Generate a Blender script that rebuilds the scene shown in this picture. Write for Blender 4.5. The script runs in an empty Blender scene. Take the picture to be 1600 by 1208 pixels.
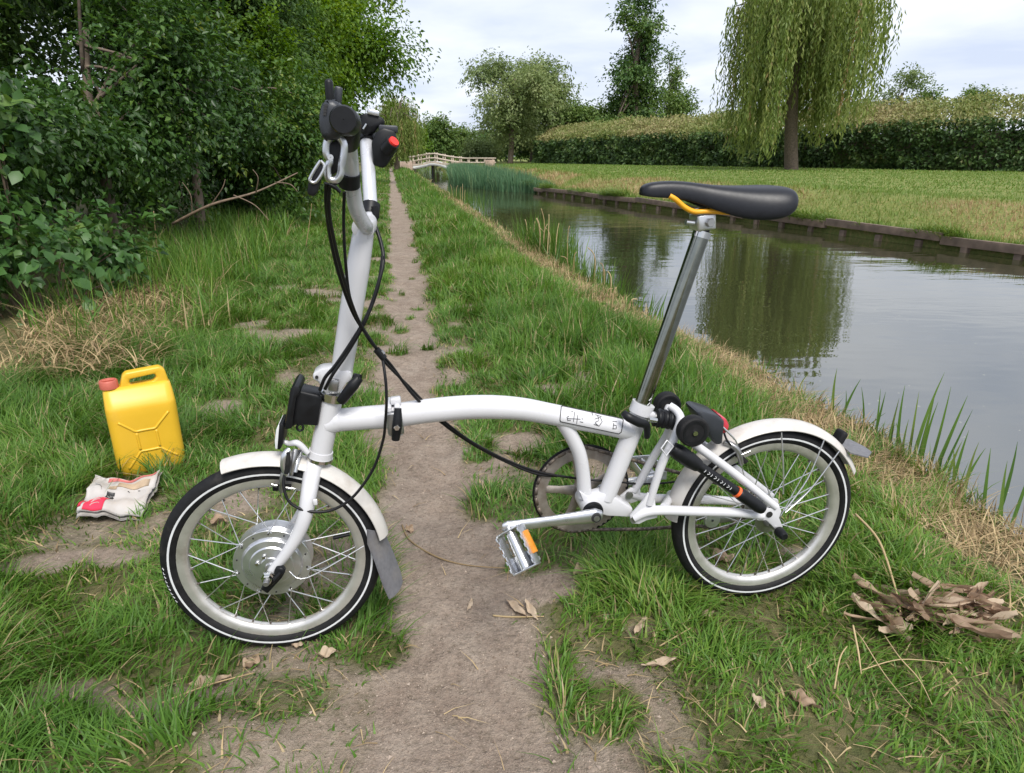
import bpy, bmesh, math, random
import numpy as np
from mathutils import Vector, Matrix, Quaternion

scene = bpy.context.scene
# ------------------------------------------------------------------ camera
F_PX, CX, CY, HZ, CAM_H = 1030.0, 800.0, 604.0, 244.0, 0.965      # in pixels of the 1600 x 1208 photograph
PITCH = math.atan((CY - HZ) / F_PX)
cam_data = bpy.data.cameras.new('camera')
cam_data.sensor_width = 36.0
cam_data.lens = F_PX / 1600.0 * 36.0
cam_data.clip_start = 0.05
cam_data.clip_end = 3000.0
cam = bpy.data.objects.new('camera', cam_data)
scene.collection.objects.link(cam)
cam.location = (0, 0, CAM_H)
cam.rotation_euler = (math.pi / 2 - PITCH, 0, 0)
scene.camera = cam

# ------------------------------------------------------------------ sky, sun, exposure
SUN_EL, SUN_AZ = math.radians(54), math.radians(158)     # azimuth measured from +Y clockwise
world = bpy.data.worlds.new('World')
scene.world = world
world.use_nodes = True
wn, wl = world.node_tree.nodes, world.node_tree.links
wn.clear()
w_out = wn.new('ShaderNodeOutputWorld')
w_bg = wn.new('ShaderNodeBackground'); w_bg.inputs['Strength'].default_value = 0.1
w_sky = wn.new('ShaderNodeTexSky'); w_sky.sky_type = 'NISHITA'; w_sky.sun_disc = False
w_sky.sun_elevation = SUN_EL; w_sky.sun_rotation = SUN_AZ
w_tc = wn.new('ShaderNodeTexCoord')
w_sep = wn.new('ShaderNodeSeparateXYZ'); wl.new(w_tc.outputs['Generated'], w_sep.inputs[0])
w_add = wn.new('ShaderNodeMath'); w_add.operation = 'MAXIMUM'; w_add.inputs[1].default_value = 0.0
wl.new(w_sep.outputs['Z'], w_add.inputs[0])
w_add2 = wn.new('ShaderNodeMath'); w_add2.operation = 'ADD'; w_add2.inputs[1].default_value = 0.16
wl.new(w_add.outputs[0], w_add2.inputs[0])
w_div = wn.new('ShaderNodeVectorMath'); w_div.operation = 'DIVIDE'
w_cmb = wn.new('ShaderNodeCombineXYZ')
for k in range(2): wl.new(w_add2.outputs[0], w_cmb.inputs[k])
w_cmb.inputs[2].default_value = 1.0
wl.new(w_tc.outputs['Generated'], w_div.inputs[0]); wl.new(w_cmb.outputs[0], w_div.inputs[1])
w_noise = wn.new('ShaderNodeTexNoise'); w_noise.inputs['Scale'].default_value = 1.15
w_noise.inputs['Detail'].default_value = 5.0; w_noise.inputs['Roughness'].default_value = 0.52
w_noise.inputs['Distortion'].default_value = 0.25
wl.new(w_div.outputs[0], w_noise.inputs['Vector'])
w_ramp = wn.new('ShaderNodeValToRGB')
w_ramp.color_ramp.elements[0].position = 0.34; w_ramp.color_ramp.elements[0].color = (3.7, 4.1, 5.1, 1)
w_ramp.color_ramp.elements[1].position = 0.66; w_ramp.color_ramp.elements[1].color = (5.7, 5.85, 6.3, 1)
wl.new(w_noise.outputs[0], w_ramp.inputs[0])
w_mix = wn.new('ShaderNodeMixRGB'); w_mix.inputs[0].default_value = 0.9      # nearly closed bright cloud
wl.new(w_sky.outputs[0], w_mix.inputs[1]); wl.new(w_ramp.outputs[0], w_mix.inputs[2])
wl.new(w_mix.outputs[0], w_bg.inputs['Color']); wl.new(w_bg.outputs[0], w_out.inputs['Surface'])

sun_data = bpy.data.lights.new('sun', 'SUN')
sun_data.energy = 2.3
sun_data.angle = math.radians(24)
sun_data.color = (1.0, 0.96, 0.9)
sun = bpy.data.objects.new('sun', sun_data)
scene.collection.objects.link(sun)
sd = Vector((math.sin(SUN_AZ) * math.cos(SUN_EL), math.cos(SUN_AZ) * math.cos(SUN_EL), math.sin(SUN_EL)))
sun.rotation_euler = sd.to_track_quat('Z', 'Y').to_euler()
scene.view_settings.view_transform = 'Standard'
scene.view_settings.look = 'None'
scene.view_settings.exposure = 0.95
scene.view_settings.gamma = 1.0
scene.view_settings.use_curve_mapping = False
scene.cycles.max_bounces = 6
scene.cycles.diffuse_bounces = 3
scene.cycles.glossy_bounces = 3
scene.cycles.transmission_bounces = 4
scene.cycles.transparent_max_bounces = 4
scene.cycles.use_denoising = True
scene.cycles.sample_clamp_indirect = 6.0

# ------------------------------------------------------------------ helpers
rng = np.random.default_rng(11)
SIN, COS = math.sin(PITCH), math.cos(PITCH)
def ray(px, py):
    x = (px - CX) / F_PX; y = -(py - CY) / F_PX
    return Vector((x, COS + y * SIN, -SIN + y * COS))
def G(px, py, z=0.0):
    d = ray(px, py); t = (z - CAM_H) / d.z
    return Vector((d.x * t, d.y * t, z))
def AT(px, py, depth):            # the point on the pixel's ray at that horizontal distance
    d = ray(px, py); t = depth / d.y
    return Vector((d.x * t, d.y * t, CAM_H + d.z * t))

def link(o, parent=None):
    scene.collection.objects.link(o)
    if parent is not None: o.parent = parent
    return o
def tag(o, label=None, cat=None, group=None, kind=None):
    if label: o['label'] = label
    if cat: o['category'] = cat
    if group: o['group'] = group
    if kind: o['kind'] = kind
    return o
def empty(name, loc=(0, 0, 0), rz=0.0):
    o = bpy.data.objects.new(name, None); o.location = loc; o.rotation_euler = (0, 0, rz)
    o.empty_display_size = 0.05
    return link(o)
def mesh_obj(name, V, F, mat, parent=None, smooth=True, loc=None):
    me = bpy.data.meshes.new(name)
    me.from_pydata([tuple(map(float, v)) for v in V], [], [tuple(map(int, f)) for f in F])
    if smooth: me.polygons.foreach_set('use_smooth', np.ones(len(me.polygons), bool))
    me.materials.append(mat); me.update()
    o = bpy.data.objects.new(name, me)
    if loc is not None: o.location = loc
    return link(o, parent)
def tri_obj(name, V, T, mat, parent=None, tint=None, smooth=True, extra=None):   # big triangle sets
    V = np.asarray(V, np.float32); T = np.asarray(T, np.int32)
    me = bpy.data.meshes.new(name)
    me.vertices.add(len(V)); me.vertices.foreach_set('co', V.ravel())
    n = T.shape[1]
    me.loops.add(T.size); me.loops.foreach_set('vertex_index', T.ravel())
    me.polygons.add(len(T))
    me.polygons.foreach_set('loop_start', np.arange(0, T.size, n, dtype=np.int32))
    me.polygons.foreach_set('loop_total', np.full(len(T), n, np.int32))
    me.polygons.foreach_set('use_smooth', np.full(len(T), smooth))
    me.update(calc_edges=True)
    if tint is not None:
        a = me.attributes.new('tint', 'FLOAT', 'POINT'); a.data.foreach_set('value', np.asarray(tint, np.float32))
    for k, v in (extra or {}).items():
        a = me.attributes.new(k, 'FLOAT', 'POINT'); a.data.foreach_set('value', np.asarray(v, np.float32))
    me.materials.append(mat)
    o = bpy.data.objects.new(name, me)
    return link(o, parent)

class MB:
    def __init__(s): s.V = []; s.F = []
    def add(s, V, F):
        n = len(s.V); s.V += [tuple(v) for v in V]; s.F += [tuple(i + n for i in f) for f in F]; return s
    def build(s, name, mat, parent=None, smooth=True, loc=None):
        return mesh_obj(name, s.V, s.F, mat, parent, smooth, loc)
def spline(P, n=6):
    P = [Vector(p) for p in P]
    if len(P) < 3 or n <= 1: return P
    out = []
    for i in range(len(P) - 1):
        p0 = P[max(i - 1, 0)]; p1 = P[i]; p2 = P[i + 1]; p3 = P[min(i + 2, len(P) - 1)]
        for k in range(n):
            t = k / n
            out.append(0.5 * ((2 * p1) + (p2 - p0) * t + (2 * p0 - 5 * p1 + 4 * p2 - p3) * t * t + (3 * p1 - p0 - 3 * p2 + p3) * t ** 3))
    out.append(P[-1]); return out
def tube(P, r, seg=12, n=6, cap=True, flat=None):
    P0 = len(P); Q = spline(P, n); m = len(Q)
    if hasattr(r, '__len__'):
        xs = np.linspace(0, 1, len(r)); R = np.interp(np.linspace(0, 1, m), xs, r)
    else: R = [r] * m
    V = []; Fs = []
    T = [(Q[min(i + 1, m - 1)] - Q[max(i - 1, 0)]).normalized() for i in range(m)]
    ref = Vector((0, 1, 0)) if abs(T[0].y) < 0.9 else Vector((1, 0, 0))
    nrm = (ref - T[0] * ref.dot(T[0])).normalized()
    for i in range(m):
        nrm = (nrm - T[i] * nrm.dot(T[i])).normalized(); b = T[i].cross(nrm)
        for k in range(seg):
            a = 2 * math.pi * k / seg
            fl = flat if flat else 1.0
            V.append(Q[i] + nrm * (math.cos(a) * R[i] * fl) + b * (math.sin(a) * R[i]))
    for i in range(m - 1):
        for k in range(seg):
            k2 = (k + 1) % seg
            Fs.append((i * seg + k, i * seg + k2, (i + 1) * seg + k2, (i + 1) * seg + k))
    if cap:
        Fs.append(tuple(range(seg - 1, -1, -1))); Fs.append(tuple((m - 1) * seg + k for k in range(seg)))
    return V, Fs
def lathe_y(prof, seg=32, a0=0.0, a1=2 * math.pi, closed_prof=True, center=(0, 0, 0)):
    # profile of (radius, y) turned round the Y axis; angle 0 = +X, pi/2 = +Z
    full = abs(a1 - a0 - 2 * math.pi) < 1e-6
    n = len(prof); m = seg if full else seg + 1
    V = []; Fs = []
    for i in range(m):
        a = a0 + (a1 - a0) * i / seg
        for (r, y) in prof:
            V.append((center[0] + r * math.cos(a), center[1] + y, center[2] + r * math.sin(a)))
    for i in range(seg):
        i2 = (i + 1) % m
        for k in range(n if closed_prof else n - 1):
            k2 = (k + 1) % n
            Fs.append((i * n + k, i2 * n + k, i2 * n + k2, i * n + k2))
    if not full and closed_prof:
        Fs.append(tuple(range(n))); Fs.append(tuple((m - 1) * n + k for k in range(n - 1, -1, -1)))
    return V, Fs
def bev_box(name, size, mat, parent=None, bevel=0.004, loc=(0, 0, 0), rot=None, seg=2, taper=None):
    bm = bmesh.new(); bmesh.ops.create_cube(bm, size=1.0)
    for v in bm.verts:
        tx = 1.0
        if taper and v.co.z > 0: tx = taper
        v.co = Vector((v.co.x * size[0] * tx, v.co.y * size[1] * tx, v.co.z * size[2]))
    if bevel: bmesh.ops.bevel(bm, geom=bm.edges[:] , offset=bevel, segments=seg, affect='EDGES', profile=0.5)
    M = Matrix.Translation(loc)
    if rot is not None: M = M @ rot.to_4x4()
    bm.transform(M)
    return bm_obj(name, bm, mat, parent)
def bm_obj(name, bm, mat, parent=None, smooth=True, angle=40):
    bmesh.ops.recalc_face_normals(bm, faces=bm.faces[:])
    me = bpy.data.meshes.new(name); bm.to_mesh(me); bm.free()
    if smooth:
        me.polygons.foreach_set('use_smooth', np.ones(len(me.polygons), bool))
        me.set_sharp_from_angle(angle=math.radians(angle))
    me.materials.append(mat)
    return link(bpy.data.objects.new(name, me), parent)
def plate(name, outline, y0, y1, mat, parent=None, bevel=0.0015):
    # polygon given as (x, z) extruded from y0 to y1
    bm = bmesh.new()
    a = [bm.verts.new((x, y0, z)) for x, z in outline]
    f = bm.faces.new(a)
    ext = bmesh.ops.extrude_face_region(bm, geom=[f])
    bmesh.ops.translate(bm, vec=(0, y1 - y0, 0), verts=[e for e in ext['geom'] if isinstance(e, bmesh.types.BMVert)])
    if bevel: bmesh.ops.bevel(bm, geom=bm.edges[:], offset=bevel, segments=2, affect='EDGES', profile=0.5)
    return bm_obj(name, bm, mat, parent)
def sharp(o, ang=40):
    o.data.set_sharp_from_angle(angle=math.radians(ang)); return o

def hash2(ix, iy, s):
    h = (ix.astype(np.int64) * 374761393 + iy.astype(np.int64) * 668265263 + s * 982451653) & 0xffffffff
    h = ((h ^ (h >> 13)) * 1274126177) & 0xffffffff
    return ((h ^ (h >> 16)) & 0xffff) / 65535.0
def vn(x, y, s=0):                      # smooth value noise 0..1
    x = np.asarray(x, float); y = np.asarray(y, float)
    ix = np.floor(x); iy = np.floor(y); fx = x - ix; fy = y - iy
    fx = fx * fx * (3 - 2 * fx); fy = fy * fy * (3 - 2 * fy)
    a = hash2(ix, iy, s); b = hash2(ix + 1, iy, s); c = hash2(ix, iy + 1, s); d = hash2(ix + 1, iy + 1, s)
    return (a * (1 - fx) + b * fx) * (1 - fy) + (c * (1 - fx) + d * fx) * fy
def fbm(x, y, s=0, o=3):
    v = 0; amp = 0.5; t = 0
    for k in range(o): v = v + amp * vn(np.asarray(x) * 2 ** k, np.asarray(y) * 2 ** k, s + k); t += amp; amp *= 0.5
    return v / t
def sstep(a, b, x):
    t = np.clip((np.asarray(x, float) - a) / (b - a), 0, 1); return t * t * (3 - 2 * t)

# ------------------------------------------------------------------ materials
def new_mat(name):
    m = bpy.data.materials.new(name); m.use_nodes = True
    nt = m.node_tree; b = nt.nodes['Principled BSDF']
    return m, nt.nodes, nt.links, b
def solid(name, col, rough=0.5, metal=0.0, vary=0.12, scale=30.0, bump=0.0, coat=0.0, rvary=0.1, spec=0.5, dirt=None, dirt_scale=8.0, dirt_lo=0.55, dirt_hi=0.8):
    m, n, l, b = new_mat(name)
    tc = n.new('ShaderNodeTexCoord')
    nz = n.new('ShaderNodeTexNoise'); nz.inputs['Scale'].default_value = scale; nz.inputs['Detail'].default_value = 4
    l.new(tc.outputs['Object'], nz.inputs['Vector'])
    rp = n.new('ShaderNodeValToRGB')
    rp.color_ramp.elements[0].position = 0.3; rp.color_ramp.elements[1].position = 0.7
    rp.color_ramp.elements[0].color = (*[c * (1 - vary) for c in col], 1)
    rp.color_ramp.elements[1].color = (*[min(1, c * (1 + vary)) for c in col], 1)
    l.new(nz.outputs[0], rp.inputs[0]); src = rp.outputs[0]
    if dirt is not None:
        nd = n.new('ShaderNodeTexNoise'); nd.inputs['Scale'].default_value = dirt_scale; nd.inputs['Detail'].default_value = 6; nd.inputs['Roughness'].default_value = 0.65
        l.new(tc.outputs['Object'], nd.inputs['Vector'])
        rd = n.new('ShaderNodeValToRGB'); rd.color_ramp.elements[0].position = dirt_lo; rd.color_ramp.elements[1].position = dirt_hi
        l.new(nd.outputs[0], rd.inputs[0])
        mx = n.new('ShaderNodeMixRGB'); l.new(rd.outputs[0], mx.inputs[0]); l.new(src, mx.inputs[1]); mx.inputs[2].default_value = (*dirt, 1)
        src = mx.outputs[0]
    l.new(src, b.inputs['Base Color'])
    mr = n.new('ShaderNodeMapRange'); mr.inputs[3].default_value = max(0, rough - rvary); mr.inputs[4].default_value = min(1, rough + rvary)
    l.new(nz.outputs[0], mr.inputs[0]); l.new(mr.outputs[0], b.inputs['Roughness'])
    b.inputs['Metallic'].default_value = metal
    b.inputs['Specular IOR Level'].default_value = spec
    if coat: b.inputs['Coat Weight'].default_value = coat; b.inputs['Coat Roughness'].default_value = 0.08
    if bump:
        bp = n.new('ShaderNodeBump'); bp.inputs['Strength'].default_value = bump; bp.inputs['Distance'].default_value = 0.002
        l.new(nz.outputs[0], bp.inputs['Height']); l.new(bp.outputs[0], b.inputs['Normal'])
    return m
def leaf_mat(name, stops, rough=0.5, transl=0.35, spec=0.3, tcol=None):
    m, n, l, b = new_mat(name)
    at = n.new('ShaderNodeAttribute'); at.attribute_name = 'tint'
    rp = n.new('ShaderNodeValToRGB')
    el = rp.color_ramp.elements
    el[0].position = stops[0][0]; el[0].color = (*stops[0][1], 1)
    el[1].position = stops[-1][0]; el[1].color = (*stops[-1][1], 1)
    for p, c in stops[1:-1]:
        e = el.new(p); e.color = (*c, 1)
    l.new(at.outputs['Fac'], rp.inputs[0]); l.new(rp.outputs[0], b.inputs['Base Color'])
    b.inputs['Roughness'].default_value = rough; b.inputs['Specular IOR Level'].default_value = spec
    tr = n.new('ShaderNodeBsdfTranslucent')
    hs = n.new('ShaderNodeHueSaturation'); hs.inputs['Hue'].default_value = 0.485; hs.inputs['Saturation'].default_value = 1.1; hs.inputs['Value'].default_value = 1.35
    l.new(rp.outputs[0], hs.inputs['Color']); l.new(hs.outputs[0], tr.inputs['Color'])
    mx = n.new('ShaderNodeMixShader'); mx.inputs[0].default_value = transl
    l.new(b.outputs[0], mx.inputs[1]); l.new(tr.outputs[0], mx.inputs[2])
    l.new(mx.outputs[0], n['Material Output'].inputs['Surface'])
    return m

M = {}
M['white'] = solid('white_paint', (0.56, 0.56, 0.58), 0.3, vary=0.03, scale=12, coat=0.35, dirt=(0.5, 0.46, 0.4), dirt_scale=14, dirt_lo=0.66, dirt_hi=0.95)
M['guard'] = solid('mudguard_plastic', (0.5, 0.48, 0.45), 0.42, vary=0.06, scale=20, dirt=(0.33, 0.28, 0.23), dirt_scale=18, dirt_lo=0.5, dirt_hi=0.85)
M['barmetal'] = solid('handlebar_silver_white', (0.52, 0.53, 0.56), 0.3, metal=0.25, vary=0.04, coat=0.2)
M['black'] = solid('black_plastic', (0.007, 0.0075, 0.009), 0.42, vary=0.25, scale=60, bump=0.05, spec=0.28)
M['rubber'] = solid('black_rubber', (0.009, 0.009, 0.010), 0.66, vary=0.3, scale=90, bump=0.15, spec=0.25, dirt=(0.05, 0.045, 0.04), dirt_scale=26, dirt_lo=0.55, dirt_hi=0.9)
M['saddle'] = solid('saddle_vinyl', (0.008, 0.009, 0.013), 0.42, spec=0.35, vary=0.15, scale=140, bump=0.06, rvary=0.06)
M['chrome'] = solid('chrome', (0.62, 0.62, 0.6), 0.09, metal=1.0, vary=0.08, scale=24, rvary=0.05)
M['darkchrome'] = solid('seatpost_chrome', (0.24, 0.25, 0.22), 0.12, metal=1.0, vary=0.12, scale=60, rvary=0.06)
M['alloy'] = solid('brushed_alloy', (0.62, 0.63, 0.65), 0.3, metal=0.9, vary=0.08, scale=40, rvary=0.1)
M['rim'] = solid('rim_alloy', (0.66, 0.64, 0.61), 0.38, metal=0.75, vary=0.08, scale=40, dirt=(0.3, 0.25, 0.2), dirt_scale=16, dirt_lo=0.55, dirt_hi=0.9)
M['steel'] = solid('grey_steel', (0.36, 0.36, 0.36), 0.35, metal=0.9, vary=0.15, scale=50)
M['spoke'] = solid('spoke_steel', (0.6, 0.6, 0.6), 0.28, metal=0.9, vary=0.05)
M['dirtymetal'] = solid('dirty_dark_metal', (0.12, 0.1, 0.085), 0.5, metal=0.5, vary=0.35, scale=60, dirt=(0.2, 0.15, 0.1), dirt_scale=30, dirt_lo=0.5, dirt_hi=0.8)
M['chainwheel'] = solid('chainwheel_alloy', (0.3, 0.27, 0.24), 0.5, metal=0.6, vary=0.2, scale=40, dirt=(0.16, 0.12, 0.09), dirt_scale=30, dirt_lo=0.45, dirt_hi=0.8)
M['stripe'] = solid('reflective_stripe', (0.62, 0.63, 0.64), 0.4, vary=0.08, scale=50)
M['flap'] = solid('grey_rubber_flap', (0.13, 0.13, 0.14), 0.6, vary=0.15, scale=120, bump=0.08, dirt=(0.22, 0.2, 0.18), dirt_scale=12, dirt_lo=0.5, dirt_hi=0.9)
M['yellowrail'] = solid('yellow_rail', (0.75, 0.36, 0.015), 0.35, vary=0.08)
M['orange'] = solid('orange_reflector', (0.6, 0.22, 0.02), 0.25, vary=0.15, scale=80)
M['orangering'] = solid('orange_ring', (0.75, 0.12, 0.03), 0.4, vary=0.05)
M['red'] = solid('red_plastic', (0.75, 0.03, 0.02), 0.35, vary=0.06)
M['redlens'] = solid('red_lens', (0.5, 0.04, 0.06), 0.15, vary=0.1, coat=0.5)
M['greybox'] = solid('dark_grey_plastic', (0.022, 0.025, 0.031), 0.38, vary=0.15)
M['ink'] = solid('black_ink', (0.02, 0.02, 0.02), 0.5, vary=0.1)  # black for print, and for shade painted in as holes and slots
M['gold'] = solid('bronze_bush', (0.35, 0.24, 0.1), 0.4, metal=0.7, vary=0.2)
M['cable'] = solid('cable_housing', (0.006, 0.006, 0.007), 0.42, spec=0.3, vary=0.2)
M['yellowcan'] = solid('yellow_polyethylene', (0.66, 0.4, 0.025), 0.4, vary=0.05, scale=9, bump=0.03, dirt=(0.55, 0.34, 0.06), dirt_scale=9, dirt_lo=0.55, dirt_hi=0.95)
M['capred'] = solid('faded_red_cap', (0.46, 0.11, 0.075), 0.5, vary=0.1, scale=40)
M['paper'] = solid('crumpled_paper', (0.44, 0.415, 0.39), 0.6, vary=0.07, scale=18, bump=0.25, dirt=(0.4, 0.33, 0.27), dirt_scale=11, dirt_lo=0.5, dirt_hi=0.9)
M['paperred'] = solid('red_print', (0.66, 0.03, 0.07), 0.5, vary=0.08)
M['paperpink'] = solid('pink_print', (0.55, 0.16, 0.16), 0.5, vary=0.25, scale=25)
M['papertan'] = solid('tan_print', (0.36, 0.27, 0.18), 0.6, vary=0.2, scale=25)
M['deadleaf'] = leaf_mat('dead_leaf', [(0, (0.17, 0.11, 0.07)), (0.5, (0.34, 0.24, 0.16)), (1, (0.5, 0.4, 0.29))], 0.6, 0.25)
M['straw'] = leaf_mat('dry_straw', [(0, (0.2, 0.14, 0.075)), (0.5, (0.37, 0.27, 0.14)), (1, (0.55, 0.43, 0.24))], 0.6, 0.2)
M['bark'] = solid('bark', (0.13, 0.1, 0.075), 0.85, vary=0.4, scale=14, bump=0.6)
M['twig'] = solid('dry_twig', (0.15, 0.105, 0.07), 0.75, vary=0.3, scale=40, bump=0.3)
M['wood'] = solid('weathered_wood', (0.16, 0.115, 0.085), 0.8, vary=0.35, scale=7, bump=0.4)
M['woodpale'] = solid('pale_timber', (0.4, 0.34, 0.27), 0.75, vary=0.25, scale=9, bump=0.2)
M['bridgewhite'] = solid('bridge_white', (0.62, 0.63, 0.62), 0.6, vary=0.1, scale=3)
M['brick'] = solid('bridge_brick', (0.36, 0.27, 0.21), 0.85, vary=0.25, scale=5)
M['grass'] = leaf_mat('grass_blade', [(0, (0.05, 0.115, 0.018)), (0.4, (0.085, 0.185, 0.028)), (0.72, (0.135, 0.25, 0.036)), (0.9, (0.22, 0.3, 0.06)), (0.94, (0.34, 0.27, 0.13)), (1, (0.45, 0.35, 0.2))], 0.45, 0.35)
M['grassfar'] = leaf_mat('bank_grass', [(0, (0.085, 0.165, 0.03)), (0.4, (0.15, 0.23, 0.045)), (0.68, (0.25, 0.24, 0.08)), (1, (0.37, 0.27, 0.14))], 0.5, 0.3)
M['reed'] = leaf_mat('reed_leaf', [(0, (0.04, 0.1, 0.016)), (0.6, (0.085, 0.17, 0.025)), (1, (0.17, 0.22, 0.05))], 0.4, 0.35)
M['reedblue'] = leaf_mat('reed_bed_leaf', [(0, (0.05, 0.12, 0.06)), (0.6, (0.1, 0.2, 0.1)), (1, (0.2, 0.28, 0.13))], 0.5, 0.3)
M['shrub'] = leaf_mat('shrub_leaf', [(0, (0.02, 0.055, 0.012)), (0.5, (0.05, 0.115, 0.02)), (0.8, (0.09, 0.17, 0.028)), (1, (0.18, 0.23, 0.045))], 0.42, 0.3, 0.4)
M['bramble'] = leaf_mat('bramble_leaf', [(0, (0.03, 0.08, 0.02)), (0.6, (0.06, 0.14, 0.03)), (1, (0.13, 0.21, 0.045))], 0.45, 0.3, 0.4)
M['limeleaf'] = leaf_mat('bright_tree_leaf', [(0, (0.05, 0.115, 0.012)), (0.5, (0.1, 0.19, 0.018)), (1, (0.19, 0.28, 0.032))], 0.5, 0.4)
M['willow'] = leaf_mat('willow_leaf', [(0, (0.09, 0.145, 0.03)), (0.5, (0.17, 0.235, 0.055)), (0.92, (0.28, 0.32, 0.1)), (1, (0.3, 0.22, 0.1))], 0.5, 0.4)
M['palefol'] = leaf_mat('pale_leaf', [(0, (0.12, 0.175, 0.06)), (0.5, (0.2, 0.26, 0.1)), (1, (0.33, 0.37, 0.18))], 0.5, 0.4)
M['darkfol'] = leaf_mat('dark_tree_leaf', [(0, (0.035, 0.08, 0.02)), (0.5, (0.07, 0.14, 0.033)), (1, (0.14, 0.21, 0.055))], 0.5, 0.3)  # leaf colours lightened to carry the haze of distance
M['midfol'] = leaf_mat('mid_tree_leaf', [(0, (0.065, 0.125, 0.03)), (0.5, (0.12, 0.195, 0.048)), (1, (0.21, 0.28, 0.085))], 0.5, 0.35)  # paler too: aerial haze of the far trees is in the colour
M['hedge'] = leaf_mat('hedge_leaf', [(0, (0.03, 0.06, 0.018)), (0.5, (0.06, 0.115, 0.03)), (0.85, (0.12, 0.18, 0.05)), (1, (0.2, 0.2, 0.09))], 0.45, 0.25)
M['hedgetop'] = leaf_mat('hedge_new_growth', [(0, (0.13, 0.19, 0.045)), (0.5, (0.24, 0.26, 0.09)), (1, (0.36, 0.31, 0.16))], 0.5, 0.35)
M['soil'] = leaf_mat('soil_crumb', [(0, (0.14, 0.105, 0.08)), (0.6, (0.27, 0.21, 0.165)), (1, (0.4, 0.33, 0.27))], 0.9, 0.0)
# ------------------------------------------------------------------ the lie of the land
E1_T = np.array([(-30, 6.0), (-5, 2.3), (0, 1.72), (1.2, 1.56), (1.9, 1.48), (2.3, 1.45), (2.75, 1.38), (3.3, 1.27), (3.8, 1.1), (4.6, 0.92), (6.15, 0.6), (8.6, 0.2), (11.9, -0.45), (23.3, -2.4), (55, -7.9), (90, -14), (500, -85)])
E2_T = np.array([(-30, 21.0), (10.5, 6.8), (27.7, 0.77), (36, -1.3), (45, -3.0), (55, -4.7), (90, -10), (500, -80)])
PATH_T = np.array([(-30, 0.1, 0.24), (0.9, -0.10, 0.22), (1.36, -0.155, 0.16), (1.82, -0.26, 0.13), (2.79, -0.46, 0.135), (5.05, -0.79, 0.15), (6.8, -1.11, 0.15), (12.5, -2.08, 0.2), (23.4, -4.02, 0.13), (55, -9.6, 0.15), (500, -90, 0.3)])
def E1(y): return np.interp(y, E1_T[:, 0], E1_T[:, 1])
def E2(y): return np.interp(y, E2_T[:, 0], E2_T[:, 1])
WATER_Z = -0.42
PATCH = []                                    # bare earth: (x, y, radius x, radius y)
for (px, py, rx, ry) in [(150, 868, .13, .05), (60, 880, .12, .05), (345, 640, .10, .12), (500, 458, .22, .16), (470, 520, .12, .1), (860, 608, .10, .07), (820, 690, .13, .08),
                         (760, 715, .10, .07), (850, 925, .09, .07), (960, 1070, .08, .04), (360, 1080, .12, .03), (230, 1115, .11, .03), (400, 1020, .05, .025), (110, 1090, .09, .04), (700, 640, .12, .1),
                         (1010, 985, .05, .03), (1060, 1010, .05, .03), (1240, 866, .05, .03), (760, 555, .09, .05), (520, 1090, .05, .03), (330, 905, .05, .03), (700, 760, .1, .12), (590, 690, .08, .2)]:
    g = G(px, py); PATCH.append((g.x, g.y, rx, ry))
CLEAR = []                                    # pressed flat under the can and the packet
for (px, py, rx, ry) in [(240, 728, .13, .09), (185, 775, .14, .11)]:
    g = G(px, py); CLEAR.append((g.x, g.y, rx, ry))
GREEN = []                                    # kept turfed
for (px, py, rx, ry) in [(425, 830, .24, .13), (440, 1090, .10, .06), (330, 930, .16, .08), (520, 960, .07, .08), (1250, 1000, .4, .16), (220, 960, .2, .08), (330, 760, .12, .08), (480, 760, .1, .12), (1000, 880, .14, .05)]:
    g = G(px, py); GREEN.append((g.x, g.y, rx, ry))
TUFT = []
for (px, py, r) in [(627, 455, .035), (643, 432, .03), (650, 478, .04), (668, 541, .035), (640, 492, .03), (625, 512, .05), (620, 550, .05), (745, 712, .05), (585, 1010, .06), (950, 1110, .07), (648, 408, .03), (775, 785, .09), (560, 720, .06), (640, 640, .02), (800, 880, .025)]:
    g = G(px, py); TUFT.append((g.x, g.y, r))
def bare(x, y):
    x = np.asarray(x, float); y = np.asarray(y, float)
    t = E1(y) - x
    pc = np.interp(y, PATH_T[:, 0], PATH_T[:, 1]); pw = np.interp(y, PATH_T[:, 0], PATH_T[:, 2])
    d = np.abs(x - pc) / pw
    wob = (fbm(x * 6, y * 4.5, 3) - 0.5) * 1.1
    b = 1 - sstep(0.75, 1.25, d + wob)
    # worn shoulder beside the path
    sh = (1 - sstep(1.2, 4.0, d)) * sstep(0.6, 0.72, fbm(x * 4.2 + 9, y * 3.1, 17)) * 0.85
    b = np.maximum(b, sh)
    b = np.maximum(b, sstep(0.66, 0.76, fbm(x * 3.1, y * 2.6, 29)) * sstep(0.75, 1.0, t) * (1 - sstep(2.6, 3.0, t)) * (1 - sstep(9, 15, y)) * 0.9)
    for (cx, cy, rx, ry) in PATCH:
        r = np.sqrt(((x - cx) / rx) ** 2 + ((y - cy) / ry) ** 2) + (fbm(x * 14, y * 14, 5) - 0.5) * 0.9
        b = np.maximum(b, 1 - sstep(0.7, 1.15, r))
    for (cx, cy, rx, ry) in GREEN:
        b = b * (1 - 0.8 * (1 - sstep(0.6, 1.2, np.sqrt(((x - cx) / rx) ** 2 + ((y - cy) / ry) ** 2) + (fbm(x * 9, y * 9, 8) - 0.5) * 0.7)))
    for (cx, cy, r0) in TUFT:
        r = np.hypot(x - cx, (y - cy)) / r0
        b = np.minimum(b, sstep(0.8, 1.3, r))
    return b * (t > 0)
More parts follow.
